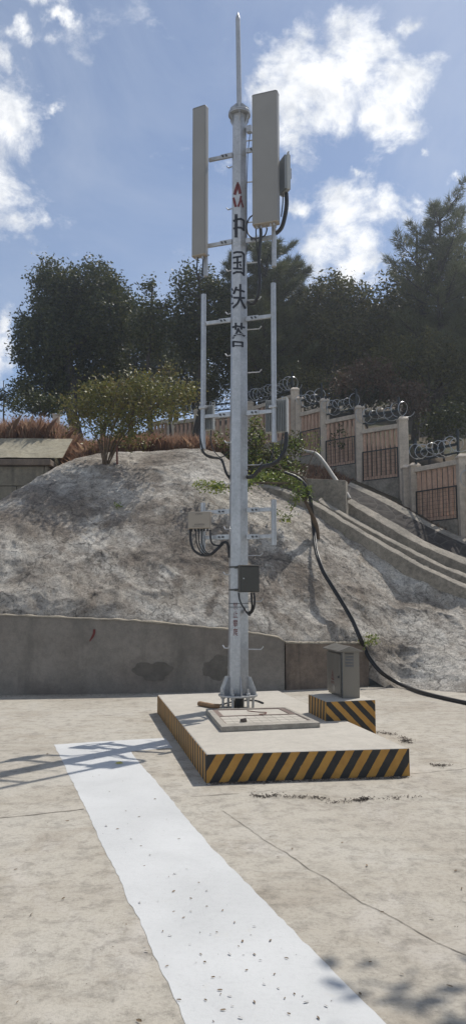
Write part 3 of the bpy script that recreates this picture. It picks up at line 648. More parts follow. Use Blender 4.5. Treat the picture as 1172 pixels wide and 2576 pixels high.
cable('cable_bundle', [([(504, 1080, -.03), (505, 1112, .0), (509, 1134, .0), (524, 1149, .02), (545, 1152, .03), (558, 1157, .04), (565, 1178, .04), (572, 1196, .03), (581, 1206, .0)], .015),
    ([(505, 1085, .0), (507, 1118, .03), (515, 1140, .04), (535, 1150, .05), (552, 1153, .05), (562, 1168, .05), (568, 1190, .04), (580, 1200, .0)], .012),
    ([(531, 1082, -.05), (530, 1105, -.02), (536, 1130, .0), (552, 1149, .02), (566, 1146, .02), (580, 1132, .0)], .007)], 'cable bundle sagging from the small pale radio unit')
cable('cable_bundle', [([(719, 1088, -.03), (719, 1112, -.02), (713, 1138, .0), (698, 1160, .02), (678, 1170, .04), (660, 1174, .04), (646, 1188, .04), (634, 1199, .02), (618, 1200, .0)], .026),
    ([(711, 1088, -.03), (708, 1115, -.02), (707, 1145, .02)], .007), ([(687, 1113, -.02), (686, 1140, .0), (678, 1163, .03)], .007), ([(666, 1170, .05), (650, 1172, .04), (636, 1176, .03), (622, 1184, .0)], .008)], 'thick cable bundle sagging from the large finned radio unit')
cable('cable_bundle', [([(720, 487, -.02), (720.5, 515, .0), (716, 545, .0), (709, 570, .0), (700, 582, .0), (691, 588, -.02)], .028), ([(711, 487, 0), (711, 510, 0), (707, 545, 0)], .008)], 'thick corrugated cable behind the wide panel antenna')
cable('cable_bundle', [([(655, 572, .14), (656, 592, .12), (653, 620, .1), (651, 660, .09), (653, 700, .08), (652, 725, .06), (646, 750, .04), (636, 764, .02), (622, 760, -.02)], .021),
    ([(644, 571, .14), (644, 600, .13), (648, 640, .1)], .008), ([(638, 540, .0), (627, 549, .0), (620.5, 568, .0), (624, 588, .02), (636, 599, .06), (652, 598, .1), (666, 592, .12), (672, 574, .14)], .010),
    ([(652, 650, .1), (658, 690, .08), (668, 670, .04), (676, 640, .02), (682, 660, 0)], .005)], 'dangling cables under the wide panel antenna')
cable('cable_bundle', [([(498, 645, .1), (496, 665, .1), (495.5, 690, .08), (502, 706, .04)], .010), ([(512, 645, .1), (510, 670, .09), (509, 700, .06)], .010)], 'two short cables under the narrow panel antenna')
for px, y in ((512, 700),):
    pass

# ---------------------------------------------------------------- retaining wall
def wallY(px): return float(np.interp(px, [-700, 0, 400, 718, 930], [12.0, G(0, 1749).y, G(400, 1744).y, G(718, 1737).y, G(930, 1727).y]))
def wall(name, cols, ytops, thick, mat, label, capmat, capw):
    """front face foot on the ground, top following pixel rows"""
    t = None; fpts = [Q(px, wallY(px), 0) for px in cols]; tz_ = [P(px, y, wallY(px)).z for px, y in zip(cols, ytops)]
    cenp = fpts[len(fpts)//2]; t = thing(name, cenp, label, 'wall')
    m = MB(); n = len(cols); back = [p+Vector((0, thick, 0)) for p in fpts]
    fr_v = [up(p, -.05) for p in fpts]; ft = [up(p, z) for p, z in zip(fpts, tz_)]; bt = [up(p, z+.0) for p, z in zip(back, tz_)]; bb = [up(p, -.05) for p in back]
    m.add(fr_v+ft+bt+bb, [(i, i+1, n+i+1, n+i) for i in range(n-1)]+[(n+i, n+i+1, 2*n+i+1, 2*n+i) for i in range(n-1)]+[(2*n+i, 2*n+i+1, 3*n+i+1, 3*n+i) for i in range(n-1)]+[(0, n, 2*n, 3*n), (n-1, 3*n-1+n, 3*n-1, 2*n-1)])
    m.build('wall_face', mat, t)
    m = MB(); rows = []
    nn = 90; xs = np.linspace(cols[0], cols[-1], nn)
    for k in range(nn):
        px = xs[k]; y = wallY(px); z = float(np.interp(px, cols, tz_)); f0 = Q(px, y, 0); j = rnd.uniform(-.006, .008)
        rows.append([up(f0, z+.003)+Vector((0, -.012+j, 0)), up(f0, z+.025+j)+Vector((0, -.004, 0)), up(f0, z+.03+j*2)+Vector((0, capw, 0)), up(f0, z+.002)+Vector((0, capw, 0))])
    m.loft(rows); m.build('mortar_cap', capmat, t, smooth=True)
    return t
w1c = [-700, -300, 0, 90, 180, 270, 350, 460, 575, 650, 700, 716]; w1t = [1540, 1546, 1550, 1553, 1557, 1561, 1565, 1575, 1586, 1597, 1607, 1616]
w1 = wall('retaining_wall', w1c, w1t, .35, M['wall'], 'low grey concrete retaining wall at the foot of the slope', M['cap'], .22)
w2c = [719, 760, 800, 850, 905, 928]; w2t = [1619, 1620, 1620, 1619, 1620, 1629]
w2 = wall('retaining_wall', w2c, w2t, .5, M['wall2'], 'brown stained lower wall section behind the steel cabinet', M['cap'], .4)
# damp patches: dark stains of their own shape on the wall face
M['damp'] = m_simple('damp stain', (.12, .108, .092), .8, 0, .2, 9)
def blob_on_wall(cx_, cy_, rx, ry, seed):
    rg = random.Random(seed); n = 40; ph = [rg.uniform(0, 6.28) for _ in range(4)]; pts = []
    for k in range(n):
        t = 2*math.pi*k/n; q = 1+.16*math.sin(2*t+ph[0])+.12*math.sin(3*t+ph[1])+.07*math.sin(6*t+ph[2])+.05*math.sin(11*t+ph[3])
        px = cx_+rx*q*math.cos(t); py = cy_+ry*q*math.sin(t); y = wallY(px); p = P(px, py, y-.003); pts.append(p)
    m = MB(); m.add(pts, [tuple(range(n))]); m.build('damp_stain', M['damp'], w1)
blob_on_wall(385, 1688, 42, 27, 3); blob_on_wall(545, 1680, 36, 28, 5)
m = MB(); pts = [P(238, 1583, wallY(238)-.004), P(237, 1594, wallY(237)-.004), P(231, 1606, wallY(231)-.004), P(221, 1617, wallY(221)-.004)]
m.tube(cat(pts, 4), [.022]*4+[.02]*4+[.014]*4+[.006], 5)
for v in m.v: v.y = wallY(230)-.004+(v.y-wallY(230)+.004)*.05
M['markred'] = m_simple('red mark paint', (.13, .018, .016), .7); m.build('red_paint_mark', M['markred'], w1)

# ---------------------------------------------------------------- slope and hill
cols = np.array([-700, -300, -100, 0, 60, 130, 200, 250, 300, 400, 470, 560, 650, 700, 790, 900, 1000, 1100, 1172, 1400, 1800], float)
ridgepy = np.array([1560, 1420, 1320, 1264, 1226, 1183, 1150, 1140, 1134, 1133, 1134, 1150, 1228, 1250, 1292, 1368, 1430, 1472, 1500, 1600, 1680], float)
ridgeY = np.array([13.3, 14.2, 15.0, 15.6, 16.1, 16.7, 17.3, 17.5, 17.6, 17.7, 17.7, 17.6, 17.3, 17.1, 16.8, 16.1, 15.6, 15.2, 14.9, 14.0, 13.4])
shf = lambda px: float(np.interp(px, [760, 950, 1172], [0, .6, .95]))
PS = lambda px, py, Y: P(px, py, Y+shf(px))
ridgeY = ridgeY+np.array([shf(x) for x in cols])
toepx = np.array([930, 1000, 1050, 1172, 1400, 1800]); toepy = np.array([1724, 1730, 1735, 1745, 1768, 1800])
topwall = lambda px: float(np.interp(px, w1c+w2c, w1t+w2t))
def slope_line(k):
    out = []
    for px, ry, rY in zip(cols, ridgepy, ridgeY):
        if px < 915:
            y0 = wallY(px); z1 = P(px, topwall(px), y0).z; toe = Vector((0, y0+.2, z1-.5)); con = Vector((0, y0+.24, z1+.03))
        else:
            q = G(px, float(np.interp(px, toepx, toepy))); toe = Vector((0, q.y-.15, -.12)); con = Vector((0, q.y+.35, .14))
        rd = P(px, ry, rY)
        if k == 0: v = toe
        elif k == 1: v = con
        elif k == 6: v = Vector((0, rd.y, rd.z))
        else:
            t = (k-1)/5; v = con.lerp(Vector((0, rd.y, rd.z)), t); v.z += .30*max(-.35, min(1, (980-px)/450))*math.sin(math.pi*t)*(1+.4*t); v.y -= .05*math.sin(math.pi*t)
        out.append(Q(px, v.y, v.z))
    return out
def row_interp(line, xs):
    A_ = np.array([[p.x, p.y, p.z] for p in line]); return np.stack([np.interp(xs, cols, A_[:, i]) for i in range(3)], 1)
def smooth_cols(Rw, n=8):
    R_ = Rw.copy()
    for _ in range(n): R_[1:-1] = (R_[:-2]+2*R_[1:-1]+R_[2:])/4
    return R_
xs = np.concatenate([np.linspace(-700, -60, 60, endpoint=False), np.linspace(-60, 1240, 420, endpoint=False), np.linspace(1240, 1800, 50)])
def loft_rows(lines, subs, sm=8):
    L = [smooth_cols(row_interp(l, xs), sm) for l in lines]; rows = []
    for i in range(len(L)-1):
        p0, p1, p2, p3 = L[max(i-1, 0)], L[i], L[i+1], L[min(i+2, len(L)-1)]
        for k in range(subs[i]):
            t = k/subs[i]; rows.append(.5*((2*p1)+(p2-p0)*t+(2*p0-5*p1+4*p2-p3)*t*t+(3*p1-p0-3*p2+p3)*t**3))
    rows.append(L[-1]); return np.array(rows)
def grid_faces(nr, nc):
    i = np.arange(nr-1)[:, None]*nc+np.arange(nc-1)[None]; return np.stack([i, i+1, i+nc+1, i+nc], -1).reshape(-1, 4)
ridge = slope_line(6)
back1 = [Vector((p.x, p.y+.25, p.z-.02)) for p in ridge]
SL = [slope_line(k) for k in range(7)]+[[Vector((p.x*1.02, p.y+.5, p.z-.15 if px < 180 else p.z+.02)) for p, px in zip(ridge, cols)]]
g_ = loft_rows(SL, [6, 34, 34, 34, 34, 34, 12], 6)
nr, nc = g_.shape[:2]; V = g_.reshape(-1, 3).copy()
fade = np.minimum(1, np.repeat(np.arange(nr), nc)/16.0)
d1 = vnoise(V, .55, 1, 3)*.13+vnoise(V, 2.2, 2, 4, .6)*.032+vnoise(V, 11, 3, 3, .6)*.016
rid = 1-np.abs(vnoise(V, 1.1, 9, 4)); d1 += (rid**6)*.05
V[:, 2] += d1*fade*.8; V[:, 1] -= d1*fade*.6
SV = V.copy()
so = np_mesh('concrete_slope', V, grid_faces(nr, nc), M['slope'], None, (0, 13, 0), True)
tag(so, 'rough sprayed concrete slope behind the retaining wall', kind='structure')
# hill behind
fpx = [-700, 0, 430, 560, 627, 740, 815, 903, 1011, 1172, 1400, 1800]; fY = [26, 27, 27.6, 27, 26.4, 24.4, 23.3, 22.4, 21.5, 19.2, 17.0, 15.5]; fz = [5.0, 6.0, 6.5, 6.55, 6.5, 6.2, 5.5, 4.95, 4.3, 3.1, 2.2, 1.2]
def fbY(px): return float(np.interp(px, fpx, fY))
def fbz(px): return float(np.interp(px, fpx, fz))
H0 = [Vector((p.x, p.y, p.z-.12)) for p in SL[7]]
H1 = []; H2 = []; H3 = []; H4 = []; H5 = []
for p, px in zip(ridge, cols):
    if px < 180: H1.append(Q(px, 17.6, min(3.4, p.z)))
    else: H1.append(Q(px, p.y+.9, p.z+(.08 if px < 600 else .15)))
    if px < 180: H2.append(Q(px, 18.6, 5.32))
    else: H2.append(Q(px, p.y+.5*(fbY(px)-p.y), p.z+.42*(fbz(px)-p.z)))
    H3.append(Q(px, fbY(px), fbz(px)))
    H4.append(Q(px, 36, float(np.interp(px, [-700, 0, 500, 1172, 1800], [7.5, 8.0, 10, 10.5, 10]))))
    H5.append(Q(px, 80, float(np.interp(px, [-700, 0, 500, 1172, 1800], [10, 12, 20, 26, 26]))))
HL = [H0, H1, H2, H3, H4, H5]
g_ = loft_rows(HL, [4, 10, 22, 22, 12], 4); nr, nc = g_.shape[:2]; V = g_.reshape(-1, 3).copy(); V[:, 2] += vnoise(V, .6, 5, 4)*.12
HV = V.copy(); ho = np_mesh('hillside', V, grid_faces(nr, nc), M['soil'], None, (0, 22, 0), True); tag(ho, 'earthy wooded hillside above the slope', kind='structure')
HG = g_
def terr(px, Y):
    """hill height at image column px and world depth Y"""
    zs = []
    l = [(p.y, p.z) for L in HL for p in [Q(px, float(np.interp(px, cols, [q.y for q in L])), float(np.interp(px, cols, [q.z for q in L])))]]
    return float(np.interp(Y, [a for a, b in l], [b for a, b in l]))
def surf_hit(px, py, VV=None):
    """approximate point of the sprayed slope seen at a pixel"""
    VV = SV if VV is None else VV; t = VV[:, 1]*ca+(VV[:, 2]-CAMZ)*sa; u_ = -VV[:, 1]*sa+(VV[:, 2]-CAMZ)*ca
    X = VV[:, 0]/t*F+CX; Yp = CY-u_/t*F; i = np.argmin((X-px)**2+(Yp-py)**2); return Vector(VV[i])

# ---------------------------------------------------------------- block wall at left with sloped apron
bw = thing('block_wall', Q(60, 17, 3.5), 'stained block wall with a dark coping at the upper left of the slope', 'wall')
xa = Q(-700, 17, 0).x; xb = P(122, 1180, 17).x; zt = P(60, 1172, 17).z
m = MB(); course = .62; z = 1.0; row = 0
while z < zt-.05:
    z1 = min(z+course, zt); x = xa+(row % 2)*.6
    while x < xb-.05:
        x1 = min(x+1.25, xb); m.hexa([Vector((x, 17, z)), Vector((x1, 17, z)), Vector((x1, 17.3, z)), Vector((x, 17.3, z))], [Vector((x, 17, z1-.012)), Vector((x1, 17, z1-.012)), Vector((x1, 17.3, z1-.012)), Vector((x, 17.3, z1-.012))]); x = x1+.012
    z = z1; row += 1
m.build('blocks', M['block'], bw, bevel=.01)
m = MB(); m.hexa([Vector((xa, 17.05, .9)), Vector((xb-.02, 17.05, .9)), Vector((xb-.02, 17.28, .9)), Vector((xa, 17.28, .9))], [Vector((xa, 17.05, zt-.02)), Vector((xb-.02, 17.05, zt-.02)), Vector((xb-.02, 17.28, zt-.02)), Vector((xa, 17.28, zt-.02))]); m.build('joint_mortar', M['damp'], bw)
z2 = P(60, 1155, 16.9).z; m = MB(); x2 = P(128, 1170, 16.9).x
m.hexa([Vector((xa, 16.88, zt)), Vector((x2, 16.88, zt)), Vector((x2, 17.5, zt)), Vector((xa, 17.5, zt))], [Vector((xa, 16.88, z2)), Vector((x2, 16.88, z2)), Vector((x2, 17.5, z2)), Vector((xa, 17.5, z2))]); m.build('coping', M['wall2'], bw, bevel=.015)
m = MB(); q0, q1, q2, q3 = P(-500, 1157, 17.3), P(158, 1157, 17.3), P(184, 1109, 18.5), P(-500, 1103, 18.5)
M['apron'] = m_concrete('apron concrete', (.42, .38, .28), (.32, .28, .19), (.14, .13, .10), .9, .01, .92, stainamt=.6, speck=.3)
nr_, nc_ = 14, 90; V = []
for i in range(nr_):
    for j in range(nc_):
        p = (q0.lerp(q1, j/(nc_-1))).lerp(q3.lerp(q2, j/(nc_-1)), i/(nr_-1)); V.append((p.x, p.y, p.z))
V = np.array(V); V[:, 2] += vnoise(V, 3, 4, 3)*.02+.05
ap = np_mesh('apron', V, grid_faces(nr_, nc_), M['apron'], bw, tuple(org(bw)), True)

# ---------------------------------------------------------------- stepped drain, stairs, masonry
drain = thing('stepped_drain', Q(1000, 15.7, 2.3), 'stepped concrete drain channel running down beside the slope', 'drain')
def ribbon(mb, pts, w, hgt, lift=0.0, backv=None):
    """wall with its front top edge on pts, thickness w away from the viewer, going down hgt"""
    pts = cat(pts, 6); n = len(pts); rings = []
    for i, p in enumerate(pts):
        d = (pts[min(i+1, n-1)]-pts[max(i-1, 0)]); d.z = 0; d.normalize(); nb = Vector((-d.y, d.x, 0))
        if nb.y < 0: nb = -nb
        j = rnd.uniform(-.008, .008); h_ = hgt if not isinstance(hgt, (list, tuple)) else hgt[0]+(hgt[1]-hgt[0])*i/(n-1)
        rings.append([p-Zu*h_, p-Zu*.012+Zu*j, p+nb*.02+Zu*(.005+j), p+nb*w+Zu*(j+w*.42), p+nb*w-Zu*h_])
    mb.loft(rings)
ow = [PS(640, 1222, 17.55), PS(700, 1232, 17.2), PS(787, 1268, 16.75), PS(860, 1312, 16.25), PS(953, 1367, 15.7), PS(1046, 1420, 15.25), PS(1172, 1480, 14.75), PS(1400, 1590, 13.9)]
iw = [PS(800, 1258, 17.3), PS(820, 1272, 17.15), PS(906, 1321, 16.6), PS(999, 1371, 16.1), PS(1092, 1418, 15.65), PS(1172, 1452, 15.35), PS(1400, 1545, 14.4)]
uw = [PS(846, 1247, 17.9), PS(906, 1283, 17.5), PS(976, 1325, 17.0), PS(1046, 1365, 16.55), PS(1172, 1420, 15.95), PS(1400, 1510, 14.9)]
ms = [PS(873, 1221, 19.2), PS(953, 1258, 18.6), PS(1046, 1310, 17.9), PS(1172, 1370, 17.2), PS(1400, 1460, 16.0)]
m = MB(); ribbon(m, ow, .17, (.45, .75)); m.build('outer_wall', M['flume'], drain)
m = MB(); ribbon(m, iw, .16, (.5, .7)); m.build('inner_wall', M['flume'], drain)
m = MB(); ribbon(m, uw, .32, (.5, .8)); m.build('upper_wall', M['flume'], drain)
# stepped channel floor between outer and inner wall
oc = cat(ow[2:], 10); ic = cat(iw, 10)
def at(c_, t): q = t*(len(c_)-1); i = min(int(q), len(c_)-2); return c_[i].lerp(c_[i+1], q-i)
m = MB(); N = 17
for k in range(N):
    t0, t1 = k/N, (k+1.0)/N; a_, b_ = at(oc, t0), at(oc, t1); c_, d_ = at(ic, t0), at(ic, t1); zz = b_.z-.02-.12
    a_ = a_+Vector((0, .16, 0)); b_ = b_+Vector((0, .16, 0)); zz = b_.z+.10
    c_ = c_+Vector((0, .05, 0)); d_ = d_+Vector((0, .05, 0))
    m.hexa([up(a_, zz-1.0), up(b_, zz-1.0), up(d_, zz-1.0), up(c_, zz-1.0)], [up(a_, zz), up(b_, zz), up(d_, zz), up(c_, zz)])
m.build('step_floor', M['flume'], drain)
# earth between inner wall and upper wall, and up to masonry
m = MB(); n = 60
def bandsheet(c1_, c2_, dz1, dz2, n=60):
    V = []; c1_, c2_ = cat(c1_, 8), cat(c2_, 8)
    for i in range(8):
        for j in range(n):
            p = (at(c1_, j/(n-1))+Zu*dz1).lerp(at(c2_, j/(n-1))+Zu*dz2, i/7); V.append((p.x, p.y, p.z))
    V = np.array(V); V[:, 2] += vnoise(V, 2.5, 6, 3)*.03; return V, grid_faces(8, n)
V, Fc = bandsheet([p+Vector((0, .1, 0)) for p in iw], [p+Vector((0, .05, 0)) for p in uw], -.06, -.25); np_mesh('side_slab', V, Fc, M['flume'], drain, tuple(org(drain)), True)
hd = thing('headwall', P(820, 1247, 18.0), 'plain concrete headwall block at the top of the drain', 'wall')
m = MB(); a_ = P(757, 1203, 18.2); b_ = P(869, 1208, 17.6); dn = Zu*1.1; bk = Vector((.1, .35, 0)); m.hexa([a_-dn, b_-dn, b_-dn+bk, a_-dn+bk], [a_, b_, b_+bk, a_+bk]); m.build('headwall_block', M['flume'], hd, bevel=.015)
m = MB(); ribbon(m, [P(560, 1133, 20.2), P(655, 1160, 19.4), P(700, 1180, 18.9), P(760, 1206, 18.3)], .14, 1.0); m.build('wing_wall', M['flume'], hd)
mw = thing('masonry_wall', P(1000, 1330, 18.2), 'dark rubble stone revetment between the drain and the fence', 'wall')
V, Fc = bandsheet([p+Vector((0, .30, 0)) for p in uw], ms, -.25, -.0); np_mesh('stone_face', V, Fc, M['masonry'], mw, tuple(org(mw)), True)
m = MB(); ribbon(m, ms, .3, .25); m.build('wall_top', M['flume'], mw)
V, Fc = bandsheet([p+Vector((0, .28, 0)) for p in ms], [Q(px, fbY(px)+.2, fbz(px)+.12) for px in (890, 985, 1070, 1172, 1400)], -.04, .0)
tag(np_mesh('verge', V, Fc, M['soil'], None, (4, 19, 3), True), 'strip of dry earth below the fence', kind='structure')
m = MB(); m.tube(cat([P(742, 1132, 19.5), P(775, 1137, 19.0), P(795, 1143, 18.6), P(815, 1165, 18.4), P(843, 1206, 18.15), P(868, 1238, 17.9), P(878, 1255, 17.8)], 6), .05, 10)
tag(m.build('drain_pipe', M['pipe'], smooth=True), 'pale bent plastic pipe above the headwall', 'pipe')

# ---------------------------------------------------------------- fence
fence = thing('concrete_fence', Q(903, 22.4, 4.9), 'stepped concrete fence of posts and slatted panels with dark mesh climbing the hill', 'fence')
def fpost(px, ytop, Y, zb, w=.26):
    t_ = P(px, ytop, Y); m = MB(); h = w/2; pr = lambda s, z: [Vector((t_.x+s*h*i, Y+s*h*j, z)) for i, j in ((-1, -1), (1, -1), (1, 1), (-1, 1))]
    m.loft([pr(1, zb), pr(1, t_.z-.12), pr(1.12, t_.z-.115), pr(1.12, t_.z-.07), pr(.6, t_.z)]); m.build('fence_post', M['post'], fence); return t_
def fpanel(xa_, ya, Ya, xb_, yb, Yb, hgt, n, mesh=True):
    a_ = P(xa_, ya, Ya); b_ = P(xb_, yb, Yb); zt_ = (a_.z+b_.z)/2; a_.z = b_.z = zt_; d_ = (b_-a_); L = d_.length; ud = d_.normalized(); nb = Vector((-ud.y, ud.x, 0))
    if nb.y < 0: nb = -nb
    ax_ = (ud, nb, Zu); mid = (a_+b_)/2; m = MB()
    m.box(mid-Zu*.05, (L, .16, .13), ax_)
    pn = m.build('fence_rail', M['post'], fence, bevel=.01)
    m = MB()
    for k in range(n):
        c_ = a_+ud*(L*(k+.5)/n)-Zu*(.115+(hgt-.3)/2); m.box(c_, (L/n*.54, .07, hgt-.3), ax_)
    m.box(mid-Zu*(.115+hgt-.3+.06), (L, .12, .12), ax_); m.build('fence_slats', M['slat'], fence, bevel=.008)
    m = MB(); m.box(mid-Zu*(hgt-.06+1.0), (L, .22, 2.0), ax_); m.build('fence_footing', M['flume'], fence)
    if mesh:
        m = MB(); f0 = -nb*.07; top_ = hgt*.42; bot = hgt*.95
        for z in (top_, bot): m.box(mid+f0-Zu*z, (L*.96, .02, .03), ax_)
        for s_ in (-1, 1): m.box(mid+f0+ud*(s_*L*.47)-Zu*((top_+bot)/2), (.03, .02, bot-top_), ax_)
        for k in range(1, 12): m.box(mid+f0+ud*(L*.94*(k/12-.5))-Zu*((top_+bot)/2), (.005, .005, bot-top_), ax_)
        for k in range(1, 8): m.box(mid+f0-Zu*(top_+(bot-top_)*k/8), (L*.94, .005, .005), ax_)
        m.build('mesh_screen', M['blackiron'], fence)
    return a_, b_, nb
posts = [(430, 1062, 27.8), (497, 1030, 27.2), (628, 1010, 26.4), (741, 976, 24.6), (752.5, 999, 24.3), (815, 1003, 23.4), (903, 1021, 22.4), (1011, 1049, 21.4), (1022, 1170, 20.7), (1041, 1165, 20.4), (1161, 1142, 19.0), (1300, 1230, 17.9)]
for px, y, Y in posts: fpost(px, y, Y, fbz(px)-.6)
spans = [fpanel(378, 1062, 28.4, 430, 1058, 27.8, 1.4, 6, False), fpanel(432, 1068, 27.8, 495, 1048, 27.2, 1.4, 6, False), fpanel(500, 1060, 27.2, 625, 1030, 26.4, 1.5, 9, False),
         fpanel(632, 1029, 26.4, 735, 992, 24.7, 1.5, 9, False), fpanel(757, 1047, 24.2, 809, 1020, 23.5, 1.5, 6), fpanel(820, 1062, 23.3, 896, 1041, 22.5, 1.55, 7),
         fpanel(911, 1085, 22.3, 1003, 1066, 21.5, 1.6, 8), fpanel(1046, 1179, 20.3, 1152, 1157, 19.1, 1.55, 8), fpanel(1172, 1250, 18.9, 1300, 1235, 17.9, 1.5, 8)]
# razor wire
def razor(a_, b_, nb, label, lift=.40, rr=.21, over=0.0):
    d_ = b_-a_; L = d_.length; ud = d_.normalized(); m = MB(); turns = max(4, int(L/.17)); pts = []; N = turns*14
    for i in range(N+1):
        t = i/N; an = 2*math.pi*turns*t; q = a_+ud*(L*(t*(1+over)-over*.3))+Zu*(lift+rr*.9*math.sin(an)*(1+.25*math.sin(9*t+turns))+.05*math.sin(17*t))+nb*(rr*math.cos(an))+ud*(.09*math.sin(an*1.0+1.3)); pts.append(q)
    m.tube(pts, .011, 4); t_ = thing('razor_wire', a_+Zu*.05, label, 'razor wire', 'razor wire coils on the fence')
    m.build('coil', M['wirecoil'], t_, smooth=True)
    m = MB(); m.box((a_+b_)/2+Zu*(lift+.02), (L, .05, .06), (ud, nb, Zu)); m.box((a_+b_)/2+Zu*(lift-.2), (L, .03, .04), (ud, nb, Zu)); m.build('carrier_rail', M['blackiron'], t_)
    for q in (a_, b_): m = MB(); m.box(q+Zu*(lift*.5+.1), (.05, .05, lift+.6), (ud, nb, Zu)); m.build('bracket', M['blackiron'], t_)
lab = {3: 'razor wire coil on the rail left of the tallest fence post', 4: 'razor wire coil over the short span beside the tallest post', 5: 'razor wire coil over the span with dark ivy',
       6: 'razor wire coil spilling over the steep middle span', 7: 'razor wire coil over the low span at the right edge', 1: 'razor wire coil behind the small radio unit', 2: 'razor wire coil behind the pole', 8: 'razor wire coil below the last fence span'}
for k, l_ in lab.items():
    a_, b_, nb = spans[k]; razor(a_, b_, nb, l_, over=.35 if k == 6 else .1)
# short marker post
p = P(143, 1046, 20.5); m = MB(); m.box(up(p, p.z-.35), (.17, .15, .7)); m.box(up(p, p.z+.02), (.2, .18, .05)); tag(m.build('marker_post', M['post'], bevel=.01), 'short pale concrete post in the dry grass', 'post')

# ---------------------------------------------------------------- vegetation
def leaves(cent, size, elong=2.0, droop=0.0, rg=rng, jitter=.3, up_bias=0.0):
    n = len(cent); s = size*(1+rg.uniform(-jitter, jitter, n))[:, None]
    a_ = rg.normal(size=(n, 3)); a_[:, 2] = a_[:, 2]*.7-droop; a_ /= np.linalg.norm(a_, axis=1)[:, None]
    b_ = rg.normal(size=(n, 3)); b_ = np.cross(a_, b_); b_ /= np.linalg.norm(b_, axis=1)[:, None]
    V = np.stack([cent-a_*s*.5, cent+b_*s*(.5/elong), cent+a_*s*.5, cent-b_*s*(.5/elong)], 1).reshape(-1, 3)
    return V, np.arange(n*4).reshape(-1, 4)
def clump_points(blobs, per_m3, clump, nper, rg=rng, shell=.55):
    """blobs: (center, (rx, ry, rz)); clumps inside, biased to the surface"""
    out = []
    for c_, r_ in blobs:
        r_ = np.array(r_); vol = 4.19*np.prod(r_); n = max(6, int(vol*per_m3)); d_ = rg.normal(size=(n, 3)); d_ /= np.linalg.norm(d_, axis=1)[:, None]
        rad_ = (shell+(1-shell)*rg.random(n))**.8; rad_ *= 1+.16*rg.normal(size=n)*(rg.random(n) < .4); cc_ = np.array(c_)[None]+d_*rad_[:, None]*r_[None]
        k = rg.normal(size=(n, nper, 3))*clump; out.append((cc_[:, None]+k).reshape(-1, 3))
    return np.concatenate(out)
def limb(mb, a_, b_, r0, r1, wob=.08, n=5, seg=6):
    pts = []
    for i in range(n+1):
        t = i/n; p = a_.lerp(b_, t); w_ = wob*(b_-a_).length*math.sin(math.pi*t)*.5; pts.append(p+Vector((rnd.uniform(-w_, w_), rnd.uniform(-w_, w_), rnd.uniform(-w_, w_)*.5)))
    mb.tube(pts, [r0+(r1-r0)*i/n for i in range(n+1)], seg); return pts
def tree(px, Y, blobs, label, mat='leafdark', size=.17, per=9, clump=.16, nper=16, tr=.16, name='broadleaf_tree', catg='tree', group='trees on the hillside', zb=None, shell=.5, leafmat=None, elong=1.9, droop=0.1, limbs=True):
    zb = terr(px, Y)-.1 if zb is None else zb; b0 = Q(px, Y, zb); t = thing(name, b0, label, catg, group)
    B = []
    for bx, by, rx, ry, dy in blobs:
        c_ = P(bx, by, Y+dy); s_ = (Y+dy)/F; B.append((tuple(c_), (rx*s_, max(rx, ry)*s_*.8, ry*s_)))
    cp = clump_points(B, per*4.2, clump, int(nper*2.1), shell=shell*.8); cp = cp[cp[:, 2] > zb+.2]
    V, Fc = leaves(cp, size*.74, elong, droop); np_mesh('crown', V, Fc, M[mat], t, tuple(b0))
    m = MB(); zt_ = max(c[2]+r[2]*.5 for c, r in B); xt = sum(c[0] for c, r in B)/len(B)
    tp = limb(m, b0, Vector((xt, Y, zt_)), tr, tr*.25, .06, 7, 8)
    if limbs:
        for c_, r_ in B:
            k = min(range(len(tp)), key=lambda i: abs(tp[i].z-(c_[2]-r_[2]*.8))); limb(m, tp[k], Vector(c_), tr*.5, tr*.12)
            for _ in range(3):
                e = Vector(c_)+Vector((rnd.uniform(-1, 1)*r_[0], rnd.uniform(-1, 1)*r_[1], rnd.uniform(-.3, 1)*r_[2]))*.8; limb(m, Vector(c_), e, tr*.16, tr*.05, .1, 3, 5)
    m.build('trunk', M['bark'], t, smooth=True); return t
tree(200, 27, [(140, 740, 62, 85, 0), (120, 860, 85, 95, 0), (70, 880, 38, 60, 0), (235, 725, 78, 75, .5), (275, 800, 72, 100, 0), (180, 820, 100, 110, 1), (120, 980, 95, 70, .5), (260, 930, 70, 80, 1), (50, 960, 18, 30, .5), (110, 700, 28, 45, 0), (60, 800, 14, 35, 0)],
     'large rounded dark evergreen tree at the far left of the row', per=8, tr=.25)
tree(378, 26, [(378, 722, 10, 12, 0), (378, 765, 32, 30, 0), (390, 810, 48, 45, .3), (375, 860, 45, 45, 0), (425, 770, 18, 28, 0), (355, 830, 25, 50, 0)], 'narrow dark tree with a small pointed top tuft', per=11, tr=.12)
tree(500, 27, [(500, 710, 48, 48, 0), (465, 780, 40, 60, 0), (535, 770, 50, 75, .5), (490, 850, 65, 80, .5), (450, 720, 14, 30, 0), (560, 860, 50, 80, 1)], 'dark evergreen tree just left of the pole', per=8.5, tr=.18)
tree(840, 28, [(830, 730, 55, 48, 0), (875, 770, 60, 65, 0), (800, 790, 60, 70, .5), (850, 860, 90, 80, .5), (915, 760, 25, 35, 0), (780, 890, 60, 80, 1), (930, 880, 60, 70, 1)], 'broad mid green tree between the two pines', mat='leafmid', per=7.5, tr=.2, size=.19)
tree(1040, 28.5, [(975, 745, 50, 50, 0), (1050, 700, 65, 65, 0), (1130, 690, 60, 85, .3), (1000, 820, 85, 75, 0), (1100, 800, 80, 80, 0), (930, 790, 30, 40, 0), (1160, 620, 24, 50, .5)],
     'broad olive green tree with an airy crown around the tall right pine', mat='leafmid', per=4.6, tr=.16, size=.18, clump=.24)
